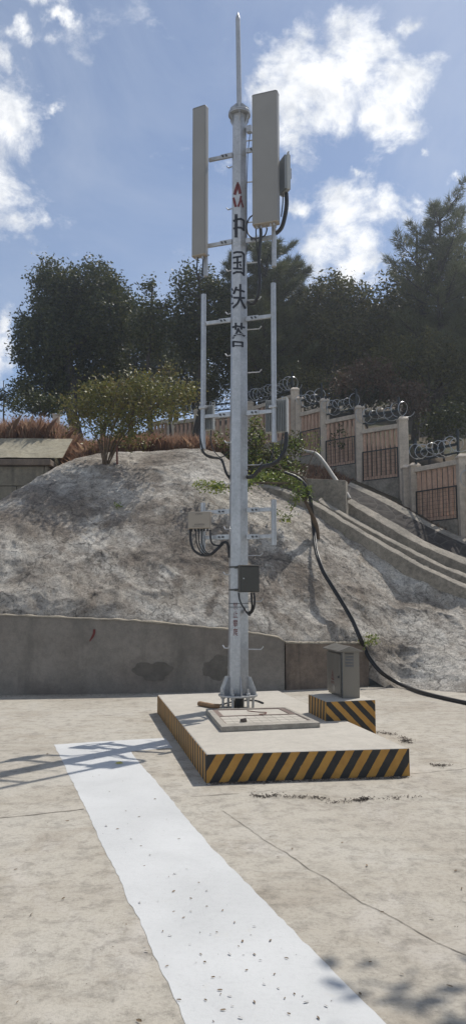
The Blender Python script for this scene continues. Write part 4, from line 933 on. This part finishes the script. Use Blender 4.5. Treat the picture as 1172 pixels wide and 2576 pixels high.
# darker trees filling the wood behind
back = [(330, 36, [(330, 800, 60, 55, 0), (350, 900, 90, 70, 0)], 'dark tree showing between the round tree and the narrow tree'),
        (440, 38, [(430, 860, 80, 60, 0), (470, 960, 90, 80, 0)], 'dark tree filling the gap behind the narrow tree'),
        (640, 36, [(620, 830, 90, 90, 0), (660, 930, 90, 90, 0)], 'dark tree low behind the pole'),
        (760, 38, [(740, 840, 90, 95, 0), (760, 950, 100, 80, 0)], 'dark tree low behind the right long pipe'),
        (900, 37, [(900, 860, 90, 80, 0), (900, 960, 110, 70, 0)], 'dark tree low behind the broad mid green tree'),
        (1020, 36, [(1000, 820, 70, 80, 0), (1030, 930, 110, 90, 0)], 'dark tree behind the tall right pine'),
        (1140, 34, [(1130, 870, 80, 90, 0), (1130, 990, 110, 90, 0), (1200, 800, 60, 90, 0)], 'dark tree at the right edge behind the fence'),
        (250, 33, [(250, 990, 110, 60, 0), (350, 1000, 90, 55, 0)], 'low dark tree behind the yellowish shrub')]
for px, Y, bl_, lb in back: tree(px, Y, bl_, lb, per=4.2, size=.26, clump=.22, nper=12, tr=.14)
# pines
def pine(px, Y, ytop, ybase_crown, wtop, wbot, label, nwh=13, tr=.16, dens=1.0, lean=0.0, side=None, seed=1, rounded=False):
    rg = np.random.default_rng(seed); rr = random.Random(seed)
    zb = terr(px, Y)-.1; b0 = Q(px, Y, zb); tpt = P(px, ytop, Y); t = thing('pine_tree', b0, label, 'pine tree', 'trees on the hillside')
    tp = Vector((tpt.x+lean, Y, tpt.z-.25)); zc = P(px, ybase_crown, Y).z; s_ = Y/F
    m = MB(); base_x = b0.x; trunk = [b0.lerp(tp, i/12)+Vector((rr.uniform(-.04, .04), rr.uniform(-.04, .04), 0)) for i in range(13)]
    m.tube(trunk, [tr*(1-.9*i/12)+.012 for i in range(13)], 8); tufts = []
    for w_ in range(nwh):
        f = w_/(nwh-1); z = zc+(tp.z-zc)*f**.9; rad_ = (wtop+(wbot-wtop)*(1-f)**.6)*s_*(1 if f < .93 else .6)*rr.uniform(.78, 1.1)
        if rounded: rad_ = s_*(wtop*.5+wbot*max(0, 1-f**2.6)**.6)*rr.uniform(.8, 1.1)
        nb = rr.randint(5, 7); a0 = rr.uniform(0, 6.28)
        q = (z-b0.z)/(tp.z-b0.z); c_ = b0.lerp(tp, q)
        for k in range(nb):
            an = a0+2*math.pi*k/nb+rr.uniform(-.5, .5); L = rad_*rr.uniform(.42, 1.2); c_ = b0.lerp(tp, min(.99, q+rr.uniform(-.035, .035))); cv = rr.uniform(.2, .55); dr_ = Vector((math.cos(an), math.sin(an), 0)); pts = []
            for i in range(7):
                u_ = i/6; pts.append(c_+dr_*(L*u_)+Zu*(L*(.12*u_+cv*u_*u_))+Vector((rr.uniform(-.03, .03), rr.uniform(-.03, .03), rr.uniform(-.04, .04))))
            m.tube(pts, [.035*(1-.8*i/6)*(.5+tr*3) for i in range(7)], 5)
            ns = max(4, int(L*9*dens))
            for j in range(ns):
                u_ = .22+.78*(j+rr.random())/ns; ii = min(5, int(u_*6)); p = pts[ii].lerp(pts[ii+1], u_*6-ii); sgn = 1 if j % 2 else -1
                sl = L*.36*(1.15-u_)*rr.uniform(.6, 1.2); sdv = (Vector((-dr_.y, dr_.x, 0))*sgn+dr_*.7+Zu*rr.uniform(.2, .9)).normalized(); e = p+sdv*sl
                if sl > .12: m.tube([p, e], [.010, .005], 4)
                for qq in (1.0, .72, .45): tufts.append((p.lerp(e, qq), sdv))
            tufts.append((pts[-1], (dr_+Zu*.9).normalized()))
    m.build('trunk', M['bark'], t, smooth=True)
    nt_ = len(tufts); c_ = np.array([tuple(a_) for a_, b_ in tufts]); d_ = np.array([tuple(b_) for a_, b_ in tufts]); NN = 16
    dd_ = d_[:, None]*.9+rg.normal(size=(nt_, NN, 3))*.62; dd_[..., 2] += .3; dd_ /= np.linalg.norm(dd_, axis=2)[..., None]
    L = rg.uniform(.16, .32, (nt_, NN, 1)); st = c_[:, None]+rg.normal(size=(nt_, NN, 3))*.045; sd = np.cross(dd_, rg.normal(size=(nt_, NN, 3))); sd /= np.linalg.norm(sd, axis=2)[..., None]
    V = np.stack([st-sd*.010, st+sd*.010, st+dd_*L], 2).reshape(-1, 3); np_mesh('crown', V, np.arange(len(V)).reshape(-1, 3), M['needle'], t, tuple(b0)); return t
pine(1104, 27, 513, 980, 60, 125, 'tall pine with upswept branches near the right edge', 11, .2, 1.0, seed=3, rounded=True)
pine(1235, 26, 620, 980, 50, 110, 'pine cut off by the right edge of the picture', 10, .18, .9, seed=5, rounded=True)
pine(672, 28, 612, 950, 55, 115, 'dark pine directly behind the pole', 12, .17, 1.5, seed=8)
pine(590, 28.5, 632, 900, 25, 70, 'slender pine close to the left side of the pole', 9, .12, 1.2, seed=9)
pine(735, 29.5, 650, 930, 35, 75, 'small pine right of the pole', 9, .12, 1.3, seed=12)
# understory behind the fence
US = [('shrub', 930, 24.5, [(900, 940, 55, 45, 0), (960, 950, 50, 45, 0), (850, 960, 40, 30, 0)], 'redleaf', 'reddish brown shrub behind the middle fence span', 9),
      ('shrub', 800, 26, [(790, 960, 60, 40, 0), (740, 950, 50, 40, 0)], 'leafmid', 'green shrub behind the short fence span', 8),
      ('shrub', 1060, 23.5, [(1050, 1000, 50, 50, 0), (1010, 990, 40, 45, 0)], 'redleaf', 'brownish shrub behind the steep fence post', 8),
      ('shrub', 1130, 22, [(1130, 1060, 60, 60, 0), (1080, 1080, 40, 45, 0)], 'leafdark', 'dark shrub behind the low fence span', 10),
      ('shrub', 1080, 25, [(1080, 900, 90, 75, 0), (990, 890, 60, 60, 0), (1160, 940, 60, 80, 0)], 'leafmid', 'olive green bush mass under the tall pine', 7),
      ('shrub', 680, 27.4, [(680, 960, 70, 45, 0), (610, 970, 50, 40, 0)], 'leafdark', 'dark shrub behind the rail left of the tallest post', 8),
      ('shrub', 545, 28.5, [(520, 980, 50, 60, 0), (570, 960, 50, 60, 0), (450, 1000, 50, 40, 0)], 'leafdark', 'dark shrub behind the left fence rail', 8),
      ('shrub', 425, 22.5, [(425, 935, 35, 25, 0), (400, 960, 40, 25, 0), (455, 965, 30, 25, 0)], 'olive', 'sparse yellow green bush under the narrow tree', 8),
      ('shrub', 20, 25, [(15, 1000, 45, 25, 0), (50, 970, 25, 25, 0), (-40, 1000, 50, 35, 0)], 'leafmid', 'low green bush at the left edge', 12),
      ('shrub', 110, 22.5, [(95, 1010, 50, 28, 0), (160, 1015, 50, 22, 0), (40, 1025, 40, 18, 0)], 'leafdark', 'low dark bush in front of the large rounded tree', 14)]
for nm, px, Y, bl_, mt, lb, per in US: tree(px, Y, bl_, lb, mat=mt, per=per*1.3, size=.13, clump=.12, nper=10, tr=.05, name=nm, catg='shrub', group='shrubs on the hillside', shell=.2)
# yellowish spreading shrub on top of the slope
def bush(px, py, Y, tips, blobs, mat, label, size, per, clump, nper, name='spreading_shrub', stems=.03, droop=.5, base=None, elong=2.6, shell=.2):
    b0 = base or P(px, py, Y); t = thing(name, b0, label, 'shrub'); m = MB()
    for tx, ty, dy in tips:
        e = P(tx, ty, b0.y+dy); mid = b0.lerp(e, .45)+Vector(((b0.x-e.x)*.12, 0, (e.z-b0.z)*.12)); m.tube(cat([b0+Vector((rnd.uniform(-.06, .06), rnd.uniform(-.06, .06), -.1)), mid, e], 5), [stems*(1-.8*i/10) for i in range(11)], 5)
        for _ in range(4):
            q = mid.lerp(e, rnd.uniform(.2, .9)); limb(m, q, q+Vector((rnd.uniform(-.5, .5), rnd.uniform(-.4, .4), rnd.uniform(.1, .5))), stems*.3, stems*.1, .15, 3, 4)
    m.build('stems', M['twig'], t, smooth=True)
    B = [(tuple(P(bx, by, b0.y+dy)), (rx*b0.y/F, rx*.8*b0.y/F, ry*b0.y/F)) for bx, by, rx, ry, dy in blobs]
    cp = clump_points(B, per, clump, nper, shell=shell); V, Fc = leaves(cp, size, elong, droop); np_mesh('foliage', V, Fc, M[mat], t, tuple(b0)); return t
sb = surf_hit(268, 1166)
bush(268, 1166, sb.y, [(180, 1030, -.2), (215, 990, .3), (260, 965, 0), (300, 960, -.4), (345, 970, .3), (400, 985, 0), (450, 985, -.2), (490, 990, .2), (330, 1060, .3), (210, 1070, .2), (300, 1040, -.5), (420, 1020, .5)],
     [(235, 1000, 52, 34, 0), (290, 985, 60, 32, 0), (350, 985, 50, 32, 0), (400, 995, 50, 28, 0), (460, 990, 42, 24, 0), (200, 1035, 40, 26, 0), (270, 1045, 62, 32, 0), (350, 1045, 55, 30, 0), (420, 1035, 30, 20, 0), (240, 1085, 40, 22, 0), (310, 1085, 45, 22, 0), (165, 1020, 26, 12, 0), (355, 950, 22, 14, 0), (380, 1070, 26, 16, 0), (190, 1062, 36, 20, 0), (330, 1092, 45, 20, 0), (450, 1035, 40, 20, .2), (490, 985, 20, 14, 0)],
     'olive', 'olive yellow spreading shrub on top of the slope left of the pole', .085, 210, .13, 18, stems=.02, base=sb)
m = MB(); q = surf_hit(296, 1168); m.tube([q-Zu*.1, P(294, 1110, q.y)], .022, 8); tag(m.build('stake', M['rust'], smooth=True), 'thin reddish stake beside the spreading shrub', 'stake')
# leggy green shrub rooted on the slope right of the pole
tb = surf_hit(797, 1346); tb.z += .05
t = thing('leaning_shrub', tb, 'leaning shrub with bright green sprays rooted on the slope right of the pole', 'shrub')
m = MB()
def br(pts, r0, r1):
    P_ = cat([P(x, y, tb.y+d_) for x, y, d_ in pts], 6); m.tube(P_, [r0+(r1-r0)*i/(len(P_)-1) for i in range(len(P_))], 6)
P0 = cat([tb-Zu*.15, P(794, 1320, tb.y-.1), P(780, 1285, tb.y-.2), P(768, 1262, tb.y-.2), P(752, 1238, tb.y-.1), P(735, 1215, tb.y)], 6); m.tube(P0, [.055-.035*i/(len(P0)-1) for i in range(len(P0))], 8)
br([(768, 1262, -.2), (772, 1235, -.1), (765, 1205, 0), (740, 1190, .2), (700, 1180, .2), (650, 1170, .3)], .028, .008)
br([(735, 1215, 0), (715, 1190, .2), (690, 1150, .3), (670, 1110, .4)], .02, .006); br([(765, 1205, 0), (780, 1160, .3), (800, 1110, .5), (790, 1080, .5)], .016, .005)
br([(752, 1238, -.1), (740, 1270, -.2), (725, 1300, -.3)], .014, .005); br([(735, 1215, 0), (690, 1215, -.2), (640, 1215, -.3), (590, 1225, -.3), (530, 1225, -.3), (495, 1215, -.3)], .02, .006)
m.build('branches', M['twig'], t, smooth=True)
def foliage(parent, blobs, Y, mat, size, per, clump, nper, name='foliage', droop=.1, elong=1.9, shell=.1):
    B = [(tuple(P(bx, by, Y+dy)), (rx*Y/F, rx*.8*Y/F, ry*Y/F)) for bx, by, rx, ry, dy in blobs]
    cp = clump_points(B, per, clump, nper, shell=shell); V, Fc = leaves(cp, size, elong, droop); return np_mesh(name, V, Fc, M[mat], parent, tuple(org(parent)))
foliage(t, [(765, 1240, 28, 22, -.2), (735, 1215, 30, 16, 0), (700, 1200, 30, 16, 0), (720, 1305, 14, 18, -.3), (750, 1250, 22, 12, -.2), (650, 1200, 34, 18, 0), (610, 1215, 36, 16, -.2), (540, 1225, 40, 12, -.3), (500, 1222, 16, 8, -.3)],
        tb.y, 'green', .065, 900, .05, 9)
foliage(t, [(790, 1095, 22, 14, .5), (800, 1130, 16, 10, .4), (735, 1270, 12, 8, -.2), (700, 1290, 10, 8, -.3)], tb.y, 'green', .05, 250, .05, 6, 'loose_sprays')
# flowering shrub behind pole
fb = thing('flowering_shrub', P(660, 1215, 18.2), 'green shrub with small white flowers behind the pole', 'shrub')
m = MB()
for tx, ty in ((600, 1100), (630, 1070), (655, 1090), (690, 1120), (570, 1130), (720, 1150)): limb(m, org(fb), P(tx, ty, 18.2+rnd.uniform(-.4, .4)), .025, .006, .15)
m.build('stems', M['twig'], fb, smooth=True)
fbl = [(740, 1120, 36, 26, 0), (710, 1180, 55, 22, -.2), (600, 1090, 28, 20, .2), (645, 1095, 32, 34, 0), (640, 1150, 42, 34, 0), (690, 1140, 34, 30, .2), (600, 1150, 34, 28, 0), (660, 1185, 50, 22, 0), (570, 1125, 26, 16, .2), (545, 1110, 20, 20, .3), (640, 1060, 18, 16, .3)]
foliage(fb, fbl, 18.2, 'leafmid', .085, 420, .08, 10); foliage(fb, fbl, 18.0, 'green', .075, 190, .08, 8, 'young_leaves')
foliage(fb, fbl+[(740, 1190, 26, 10, -.5), (470, 1135, 30, 10, 0)], 18.0, 'petal', .05, 9.0, .03, 5, 'blossoms')
# small tufts
for px, py, rx, lb in ((930, 1612, 24, 'green tuft of weeds at the end of the retaining wall'), (735, 1112, 0, '')):
    if not lb: continue
    q = surf_hit(px, py+14); q.y -= .1; w_ = thing('weed_tuft', q, lb, 'weeds'); foliage(w_, [(px, py, rx, 20, 0), (px+10, py-8, 16, 14, 0), (px-12, py+6, 14, 22, 0)], q.y-.15, 'green', .05, 500, .035, 8, droop=-.2)
for px, py, lb in ((298, 1275, 'tiny grass tuft on the slope below the spreading shrub'), (868, 1345, 'small weed beside the drain outer wall')):
    q = surf_hit(px, py); w_ = thing('weed_tuft', q, lb, 'weeds'); foliage(w_, [(px, py-3, 8, 5, 0)], q.y-.05, 'green', .05, 900, .03, 6, droop=-.3)
iv = thing('ivy_clump', P(840, 1120, 22.6), 'dark ivy clump hanging on the fence', 'ivy'); foliage(iv, [(850, 1085, 24, 24, 0), (845, 1115, 22, 25, 0)], 22.55, 'leafdark', .09, 80, .06, 8)
# dry grass
def grass(pxa, pxb, Yf, h0, h1, n, label, mat='dry', depth=3.5):
    px = rng.uniform(pxa, pxb, n); Y0 = np.array([Yf(x) for x in px]); Y = Y0+rng.random(n)**1.3*depth
    gridx = np.arange(pxa-5, pxb+6, 15.0); gY = np.linspace(15, 31, 60); tab = np.array([[terr(a_, b_) for b_ in gY] for a_ in gridx])
    ix = np.clip(((px-gridx[0])/15).astype(int), 0, len(gridx)-1); z = np.array([np.interp(y, gY, tab[i]) for i, y in zip(ix, Y)])-.03
    t_ = Y*ca+(z-CAMZ)*sa; X = (px-CX)/F*t_; base_ = np.stack([X, Y, z], 1)
    cl = vnoise(base_, 1.1, 3, 3)*.5+.5; hh = (h0+(h1-h0)*rng.random(n)*cl*1.4)[:, None]; dirv = rng.normal(size=(n, 3))*.33; dirv[:, 2] = 1; dirv /= np.linalg.norm(dirv, axis=1)[:, None]
    sd = rng.normal(size=(n, 3)); sd[:, 2] = 0; sd /= np.linalg.norm(sd, axis=1)[:, None]; bend = rng.normal(size=(n, 3))*.22; bend[:, 2] = -.1
    mid = base_+dirv*hh*.55; tip = base_+dirv*hh+bend*hh; w_ = .011
    V = np.stack([base_-sd*w_, base_+sd*w_, mid+sd*w_*.8, tip, mid-sd*w_*.8], 1).reshape(-1, 3); Fc = np.arange(n*5).reshape(-1, 5)
    o = np_mesh('dry_grass', V, Fc, M[mat], None, (float(X.mean()), float(Y.mean()), float(z.mean()))); return tag(o, label, kind='stuff')
ryf = lambda x: float(np.interp(x, cols, ridgeY))
grass(-250, 185, lambda x: 18.75, .4, 1.1, 34000, 'tall reddish dry grass above the block wall', depth=3.0)
grass(180, 570, lambda x: ryf(x)+.7, .3, .85, 34000, 'reddish dry grass along the top of the slope', depth=4.0)
grass(600, 900, lambda x: ryf(x)+2.0, .1, .4, 8000, 'short dry grass below the fence behind the drain', depth=4.5)
grass(880, 1300, lambda x: float(np.interp(x, [880, 1172, 1300], [20.3, 17.7, 17.0])), .08, .35, 9000, 'sparse dry weeds at the foot of the right fence', depth=1.5)
# one unseen tree shades the yard; an added row darkens the pole's right face
def offtree(x, y, z0, h, r_, label, dens, name='broadleaf_tree'):  # broadleaf_tree here is an unseen tree; the row is added to darken the pole
    b0 = Vector((x, y, z0)); t = thing(name, b0, label, 'tree', 'trees on the hillside'); m = MB(); tp = limb(m, b0, b0+Zu*h*.9, .16, .04, .05, 6, 8); tips = []
    for k in range(16):
        a_ = tp[rnd.randint(2, 6)]; an = rnd.uniform(0, 6.28); e = a_+Vector((math.cos(an)*r_, math.sin(an)*r_, rnd.uniform(.3, 1.2)))*rnd.uniform(.5, 1); limb(m, a_, e, .07, .02, .15, 4, 5); tips.append(e)
    m.build('trunk', M['bark'], t, smooth=True); B = [(tuple(e), (r_*.4, r_*.4, r_*.3)) for e in tips]
    cp = clump_points(B, dens, .15, 9, shell=.1); V, Fc = leaves(cp, .16, 1.9, .1); np_mesh('crown', V, Fc, M['leafdark'], t, tuple(b0)); return t
rnd.seed(21); rng = np.random.default_rng(21)
offtree(4.0, 5.6, 0, 8.2, 1.15, 'tree standing in the yard beyond the right edge', 1.3)
for x_, y_, h_ in ((9.5, 1.5, 7.5), (11, 5.5, 8), (12.5, 9.5, 8.5), (8.5, -3.5, 7)): offtree(x_, y_, 0, h_, 2.0, 'unseen dark broadleaf tree added right of the yard to darken the pole', 9)

# ---------------------------------------------------------------- long cable down the slope
pp = [(715, 1188, .1), (745, 1200, .15), (768, 1220, .2), (778, 1250, .25), (783, 1290, .2), (787, 1330, .1), (792, 1380, .08)]
pts = [P(x, y, surf_hit(790, max(y, 1330)).y-d_-.15) for x, y, d_ in pp]
for x, y in ((800, 1410), (812, 1440), (830, 1470), (862, 1522), (885, 1562), (902, 1602)): q = surf_hit(x, y); pts.append(P(x, y, q.y-.3))
for x, y in ((915, 1632), (930, 1660), (955, 1690)): pts.append(P(x, y, surf_hit(max(x, 945), y).y-.22))
for x, y in ((985, 1711), (1018, 1727)): pts.append(P(x, y, surf_hit(x, y).y-.13))
for x, y, z in ( (1060, 1742, .035), (1120, 1757, .03), (1172, 1768, .03), (1260, 1785, .03)): pts.append(G(x, y, z) if z < .2 else G(x, y, z))
m = MB(); m.tube(cat(pts, 6), .03, 10); m.tube(cat([p+Vector((.03, -.03, .012)) for p in pts[3:]], 6), .016, 8)
tag(m.build('ground_cable', M['cable'], smooth=True), 'long black cable running down the slope onto the yard', 'cable')

# ---------------------------------------------------------------- litter on the ground
lm = MB(); lm.add([(-.5, 0, .02), (-.2, .14, .10), (.25, .13, .16), (.5, 0, .04), (.25, -.13, .03), (-.2, -.14, .0), (0, 0, .05)], [(0, 1, 6), (1, 2, 6), (2, 3, 6), (3, 4, 6), (4, 5, 6), (5, 0, 6)])
proto = lm.build('fallen_leaf', M['deadleaf'], origin=(0, 0, 0)); tag(proto, 'small brown dead leaf lying on the painted white marking', 'fallen leaf', 'dead leaves on the white marking')
spots = [(276, 1991), (300, 2000), (317, 2120-80), (350, 2055), (296, 2085), (346, 2034), (331, 2110), (355, 2128), (378, 2150), (363, 2178), (440, 2198), (471, 2185), (425, 2205), (437, 2242), (398, 2267), (352, 2270), (318, 2325), (437, 2293), (480, 2292), (462, 2308),
         (365, 2470-90), (370, 2392), (420, 2430), (410, 2342), (428, 2353), (555, 2500), (553, 2490), (578, 2505), (585, 2530), (517, 2515), (536, 2458), (450, 2515), (620, 2440), (600, 2380), (610, 2367), (640, 2400), (655, 2415), (545, 2345), (578, 2400), (605, 2560), (665, 2475), (716, 2510), (680, 2365), (720, 2410),
         (690, 2450), (726, 2550), (530, 2350), (515, 2420), (478, 2375), (505, 2400), (561, 2540), (640, 2520), (740, 2500), (640, 2330), (590, 2320), (560, 2290), (520, 2240), (500, 2220), (480, 2260), (770, 2520), (700, 2485), (800, 2560), (820, 2530), (530, 2190), (520, 2280), (250, 1950), (310, 1965), (240, 1905), (390, 2010), (420, 2060), (450, 2110)]
first = True
def leafcopy(px, py, label, group, s0, s1, mat=None):
    global first
    o = proto if (first and mat is None) else proto.copy()
    if o is not proto: C.objects.link(o)
    else: first = False
    s_ = rnd.uniform(s0, s1); p = G(px, py, .006); o.location = p; o.scale = (s_, s_*rnd.uniform(.7, 1.3), s_*rnd.uniform(.5, 1.4)); o.rotation_euler = (rnd.uniform(-.1, .1), rnd.uniform(-.1, .1), rnd.uniform(0, 6.28))
    o['label'] = label; o['group'] = group; return o
for x, y in spots: leafcopy(x, y, 'small brown dead leaf lying on the painted white marking', 'dead leaves on the white marking', .014, .028)
for x, y in ((40, 2187), (170, 2065), (268, 2137-60), (268, 1668+14), (120, 1997-100), (680, 2105), (735, 2135), (860, 2120), (922, 2177), (960, 2395-100), (1085, 2310), (905, 2540-40), (1160, 2235), (1145, 2190), (350, 2568), (45, 2520), (700, 2155), (640, 1992), (730, 2007), (1080, 2010), (930, 2420), (1010, 2450), (1130, 2480), (80, 2300), (160, 2260)):
    leafcopy(x, y, 'small dead leaf lying on the bare concrete yard', 'dead leaves on the bare concrete', .018, .036)
o = proto.copy(); o.data = proto.data.copy(); o.data.materials.clear(); o.data.materials.append(M['yleaf']); C.objects.link(o); o.name = 'fallen_leaf'; o.location = G(300, 1921, .008); o.scale = (.085, .12, .12); o.rotation_euler = (0, .1, .4)
tag(o, 'large yellow leaf on the upper part of the white marking', 'fallen leaf'); 
if 'group' in o: del o['group']
def litter(runs, n, label, spread):
    V = []; Fc = []
    for k in range(n):
        rr_ = rnd.choice(runs); i = rnd.randint(0, len(rr_)-2); a_, b_ = rr_[i], rr_[i+1]; t = rnd.random(); px = a_[0]+(b_[0]-a_[0])*t+rnd.gauss(0, 6); py = a_[1]+(b_[1]-a_[1])*t+rnd.gauss(0, spread)
        p = G(px, py, .005); an = rnd.uniform(0, 6.28); L = rnd.uniform(.004, .022); w_ = rnd.uniform(.002, .005); d_ = Vector((math.cos(an), math.sin(an), rnd.uniform(-.1, .3))); s_ = Vector((-math.sin(an), math.cos(an), 0))
        b0 = len(V); V += [tuple(p-s_*w_), tuple(p+s_*w_), tuple(p+d_*L+s_*w_*.4), tuple(p+d_*L+Zu*.006-s_*w_*.6)]; Fc += [(b0, b0+1, b0+2), (b0, b0+2, b0+3), (b0, b0+1, b0+3)]
    o = np_mesh('leaf_litter', np.array(V), np.array(Fc), M['litter'], None, tuple(V[0])); tag(o, label, kind='stuff')
litter([[(635, 2000), (665, 2004), (700, 1998)], [(720, 2004), (770, 2004), (820, 2010)], [(820, 2018), (870, 2016), (920, 2010), (990, 2008), (1060, 2003)], [(900, 2014), (920, 2008)], [(1085, 1925), (1130, 1925)]], 620, 'lines of dark crumbled leaf litter in front of the plinth', 2.2)
litter([[(945, 1842), (1000, 1848)], [(1005, 1852), (1030, 1865)], [(1010, 1862), (1028, 1870)]], 350, 'dark litter beside the small striped block', 1.5)
litter([[(-30, 1752), (200, 1749), (500, 1745), (700, 1741)]], 500, 'dirt along the foot of the retaining wall', 1.2)
litter([[(520, 1972), (700, 1966), (1028, 1955)]], 700, 'crumbs and dirt along the front foot of the plinth', 1.2)
V = []; Fc = []
for k in range(260):
    p = G(rnd.uniform(-40, 1210), 1800+900*rnd.random()**1.2, .005); an = rnd.uniform(0, 6.28); L_ = rnd.uniform(.004, .012); d_ = Vector((math.cos(an), math.sin(an), .2))*L_; s_ = Vector((-math.sin(an), math.cos(an), 0))*L_*.3
    b0 = len(V); V += [tuple(p-s_), tuple(p+s_), tuple(p+d_)]; Fc.append((b0, b0+1, b0+2))
tag(np_mesh('leaf_litter', np.array(V), np.array(Fc), M['litter'], None, tuple(V[0])), 'scattered crumbs over the concrete yard', kind='stuff')

# ---------------------------------------------------------------- light, sky
SUN_AZ = R(41); SUN_EL = R(56)         # azimuth measured from +Y toward +X
sv = Vector((math.sin(SUN_AZ)*math.cos(SUN_EL), math.cos(SUN_AZ)*math.cos(SUN_EL), math.sin(SUN_EL)))
L = bpy.data.lights.new('sun', 'SUN'); L.energy = 4.15; L.angle = R(.55); L.color = (1, .95, .87)
lo = bpy.data.objects.new('sun', L); C.objects.link(lo); lo.rotation_euler = (-sv).to_track_quat('-Z', 'Y').to_euler(); lo.location = (10, 10, 30)
w = bpy.data.worlds.new('World'); sc.world = w; w.use_nodes = True; t = w.node_tree; bg = t.nodes['Background']
sky = t.nodes.new('ShaderNodeTexSky'); sky.sky_type = 'NISHITA'; sky.sun_disc = False; sky.sun_elevation = SUN_EL; sky.sun_rotation = SUN_AZ; sky.air_density = 1.0; sky.dust_density = 1.2; sky.ozone_density = 1.5; sky.altitude = 1900
SKY = .118
skc = t.nodes.new('ShaderNodeVectorMath'); skc.operation = 'SCALE'; skc.inputs['Scale'].default_value = SKY; lk(t, sky.outputs[0], skc.inputs[0])
dirn = t.nodes.new('ShaderNodeTexCoord').outputs['Generated']
nd_ = t.nodes.new('ShaderNodeVectorMath'); nd_.operation = 'NORMALIZE'; lk(t, dirn, nd_.inputs[0]); dvec_ = nd_.outputs[0]
CL = [(740, 150, 105), (830, 135, 110), (930, 150, 120), (1015, 200, 95), (990, 265, 90), (850, 250, 130), (740, 260, 85), (690, 190, 60), (900, 60, 40), (1075, 32, 38),
      (-60, 230, 150), (20, 310, 110), (-20, 450, 130), (60, 370, 70), (20, 560, 90), (30, 180, 50), (-60, 120, 100),
      (850, 565, 120), (950, 550, 90), (1030, 525, 60), (930, 640, 110), (800, 630, 90), (760, 520, 40), (880, 690, 70), (165, 300, 32), (140, 90, 30), (65, 95, 50), (110, 10, 40), (5, 5, 35), (10, 650, 24),
      (25, 820, 38), (10, 900, 70), (40, 870, 30), (1155, 400, 26), (1060, 385, 22), (890, 440, 22), (1020, 90, 40), (500, 130, 0)]
wn = t.nodes.new('ShaderNodeTexNoise'); wn.inputs['Scale'].default_value = 8; wn.inputs['Detail'].default_value = 7; wn.inputs['Roughness'].default_value = .6; lk(t, dvec_, wn.inputs['Vector'])
ws = t.nodes.new('ShaderNodeVectorMath'); ws.operation = 'SUBTRACT'; lk(t, wn.outputs['Color'], ws.inputs[0]); ws.inputs[1].default_value = (.5, .5, .5)
wm = t.nodes.new('ShaderNodeVectorMath'); wm.operation = 'MULTIPLY_ADD'; lk(t, ws.outputs[0], wm.inputs[0]); wm.inputs[1].default_value = (.15, .15, .15); lk(t, dvec_, wm.inputs[2]); warped = wm.outputs[0]
acc = None
for cx_, cy_, r_ in CL:
    if r_ == 0: continue
    dv_ = ray(cx_, cy_).normalized(); q = t.nodes.new('ShaderNodeVectorMath'); q.operation = 'DISTANCE'; lk(t, warped, q.inputs[0]); q.inputs[1].default_value = dv_
    rr_ = r_/F*.92; v_ = mth(t, 'SUBTRACT', 1.0, mth(t, 'DIVIDE', q.outputs['Value'], rr_)); v_ = mth(t, 'MULTIPLY', mth(t, 'MAXIMUM', v_, -.6), .55 if r_ < 45 else .75)
    acc = v_ if acc is None else mth(t, 'SMOOTH_MAX', acc, v_, .3)
# clouds over the rest of the sky, outside this view
nz = noise(t, 2.1, 5, .55, dvec_, .2); sep = t.nodes.new('ShaderNodeSeparateXYZ'); lk(t, dvec_, sep.inputs[0])
side = mth(t, 'SUBTRACT', .25, sep.outputs[1]); other = mth(t, 'MINIMUM', mth(t, 'MULTIPLY', side, 3.0), mth(t, 'MULTIPLY', mth(t, 'SUBTRACT', nz, .52), 4.0))
acc = mth(t, 'MAXIMUM', acc, other)
sv_ = t.nodes.new('ShaderNodeVectorMath'); sv_.operation = 'MULTIPLY'; sv_.inputs[1].default_value = (1, 1, 1.5); lk(t, dvec_, sv_.inputs[0])
n1_ = noise(t, 11, 13, .64, sv_.outputs[0], .35); n2_ = noise(t, 30, 8, .6, dvec_, .2)
dens = mth(t, 'ADD', acc, mth(t, 'MULTIPLY', mth(t, 'SUBTRACT', n1_, .5), 2.0))
mask = t.nodes.new('ShaderNodeMapRange'); mask.interpolation_type = 'SMOOTHSTEP'; lk(t, dens, mask.inputs[0]); mask.inputs[1].default_value = .02; mask.inputs[2].default_value = .58; mask.inputs[4].default_value = .97
shade = ramp(t, mth(t, 'ADD', mth(t, 'MULTIPLY', n2_, .6), mth(t, 'MULTIPLY', noise(t, 9, 6, .6, dvec_), .5)), [(.40, (.62, .66, .73)), (.58, (1.04, 1.05, 1.06))])
hz_ = ramp(t, noise(t, 3.2, 7, .6, sv_.outputs[0], .6), [(.38, G3(.12)), (.72, G3(.45))])
c = mixc(t, hz_, skc.outputs[0], (.62, .68, .78)); c = mixc(t, mask.outputs[0], c, shade)
lk(t, c, bg.inputs['Color']); bg.inputs['Strength'].default_value = 1.0
hz = MB(); hz.box((0, 42, 8), (200, 110, 18.4)); hm = bpy.data.materials.new('haze'); hm.use_nodes = True; ht = hm.node_tree; ht.nodes.remove(ht.nodes['Principled BSDF'])
pv = ht.nodes.new('ShaderNodeVolumePrincipled'); pv.inputs['Color'].default_value = (.82, .88, .95, 1); pv.inputs['Density'].default_value = .0021; pv.inputs['Anisotropy'].default_value = .75; ht.links.new(pv.outputs[0], ht.nodes['Material Output'].inputs['Volume'])
tag(hz.build('haze', hm), 'thin sunlit haze in the air over the yard', kind='stuff')
sc.cycles.volume_bounces = 0
# ---------------------------------------------------------------- view
vs = sc.view_settings; vs.view_transform = 'Standard'; vs.look = 'None'; vs.exposure = 0.06; vs.gamma = 1; vs.use_curve_mapping = False
sc.cycles.max_bounces = 6; sc.cycles.transparent_max_bounces = 6; sc.cycles.use_denoising = True
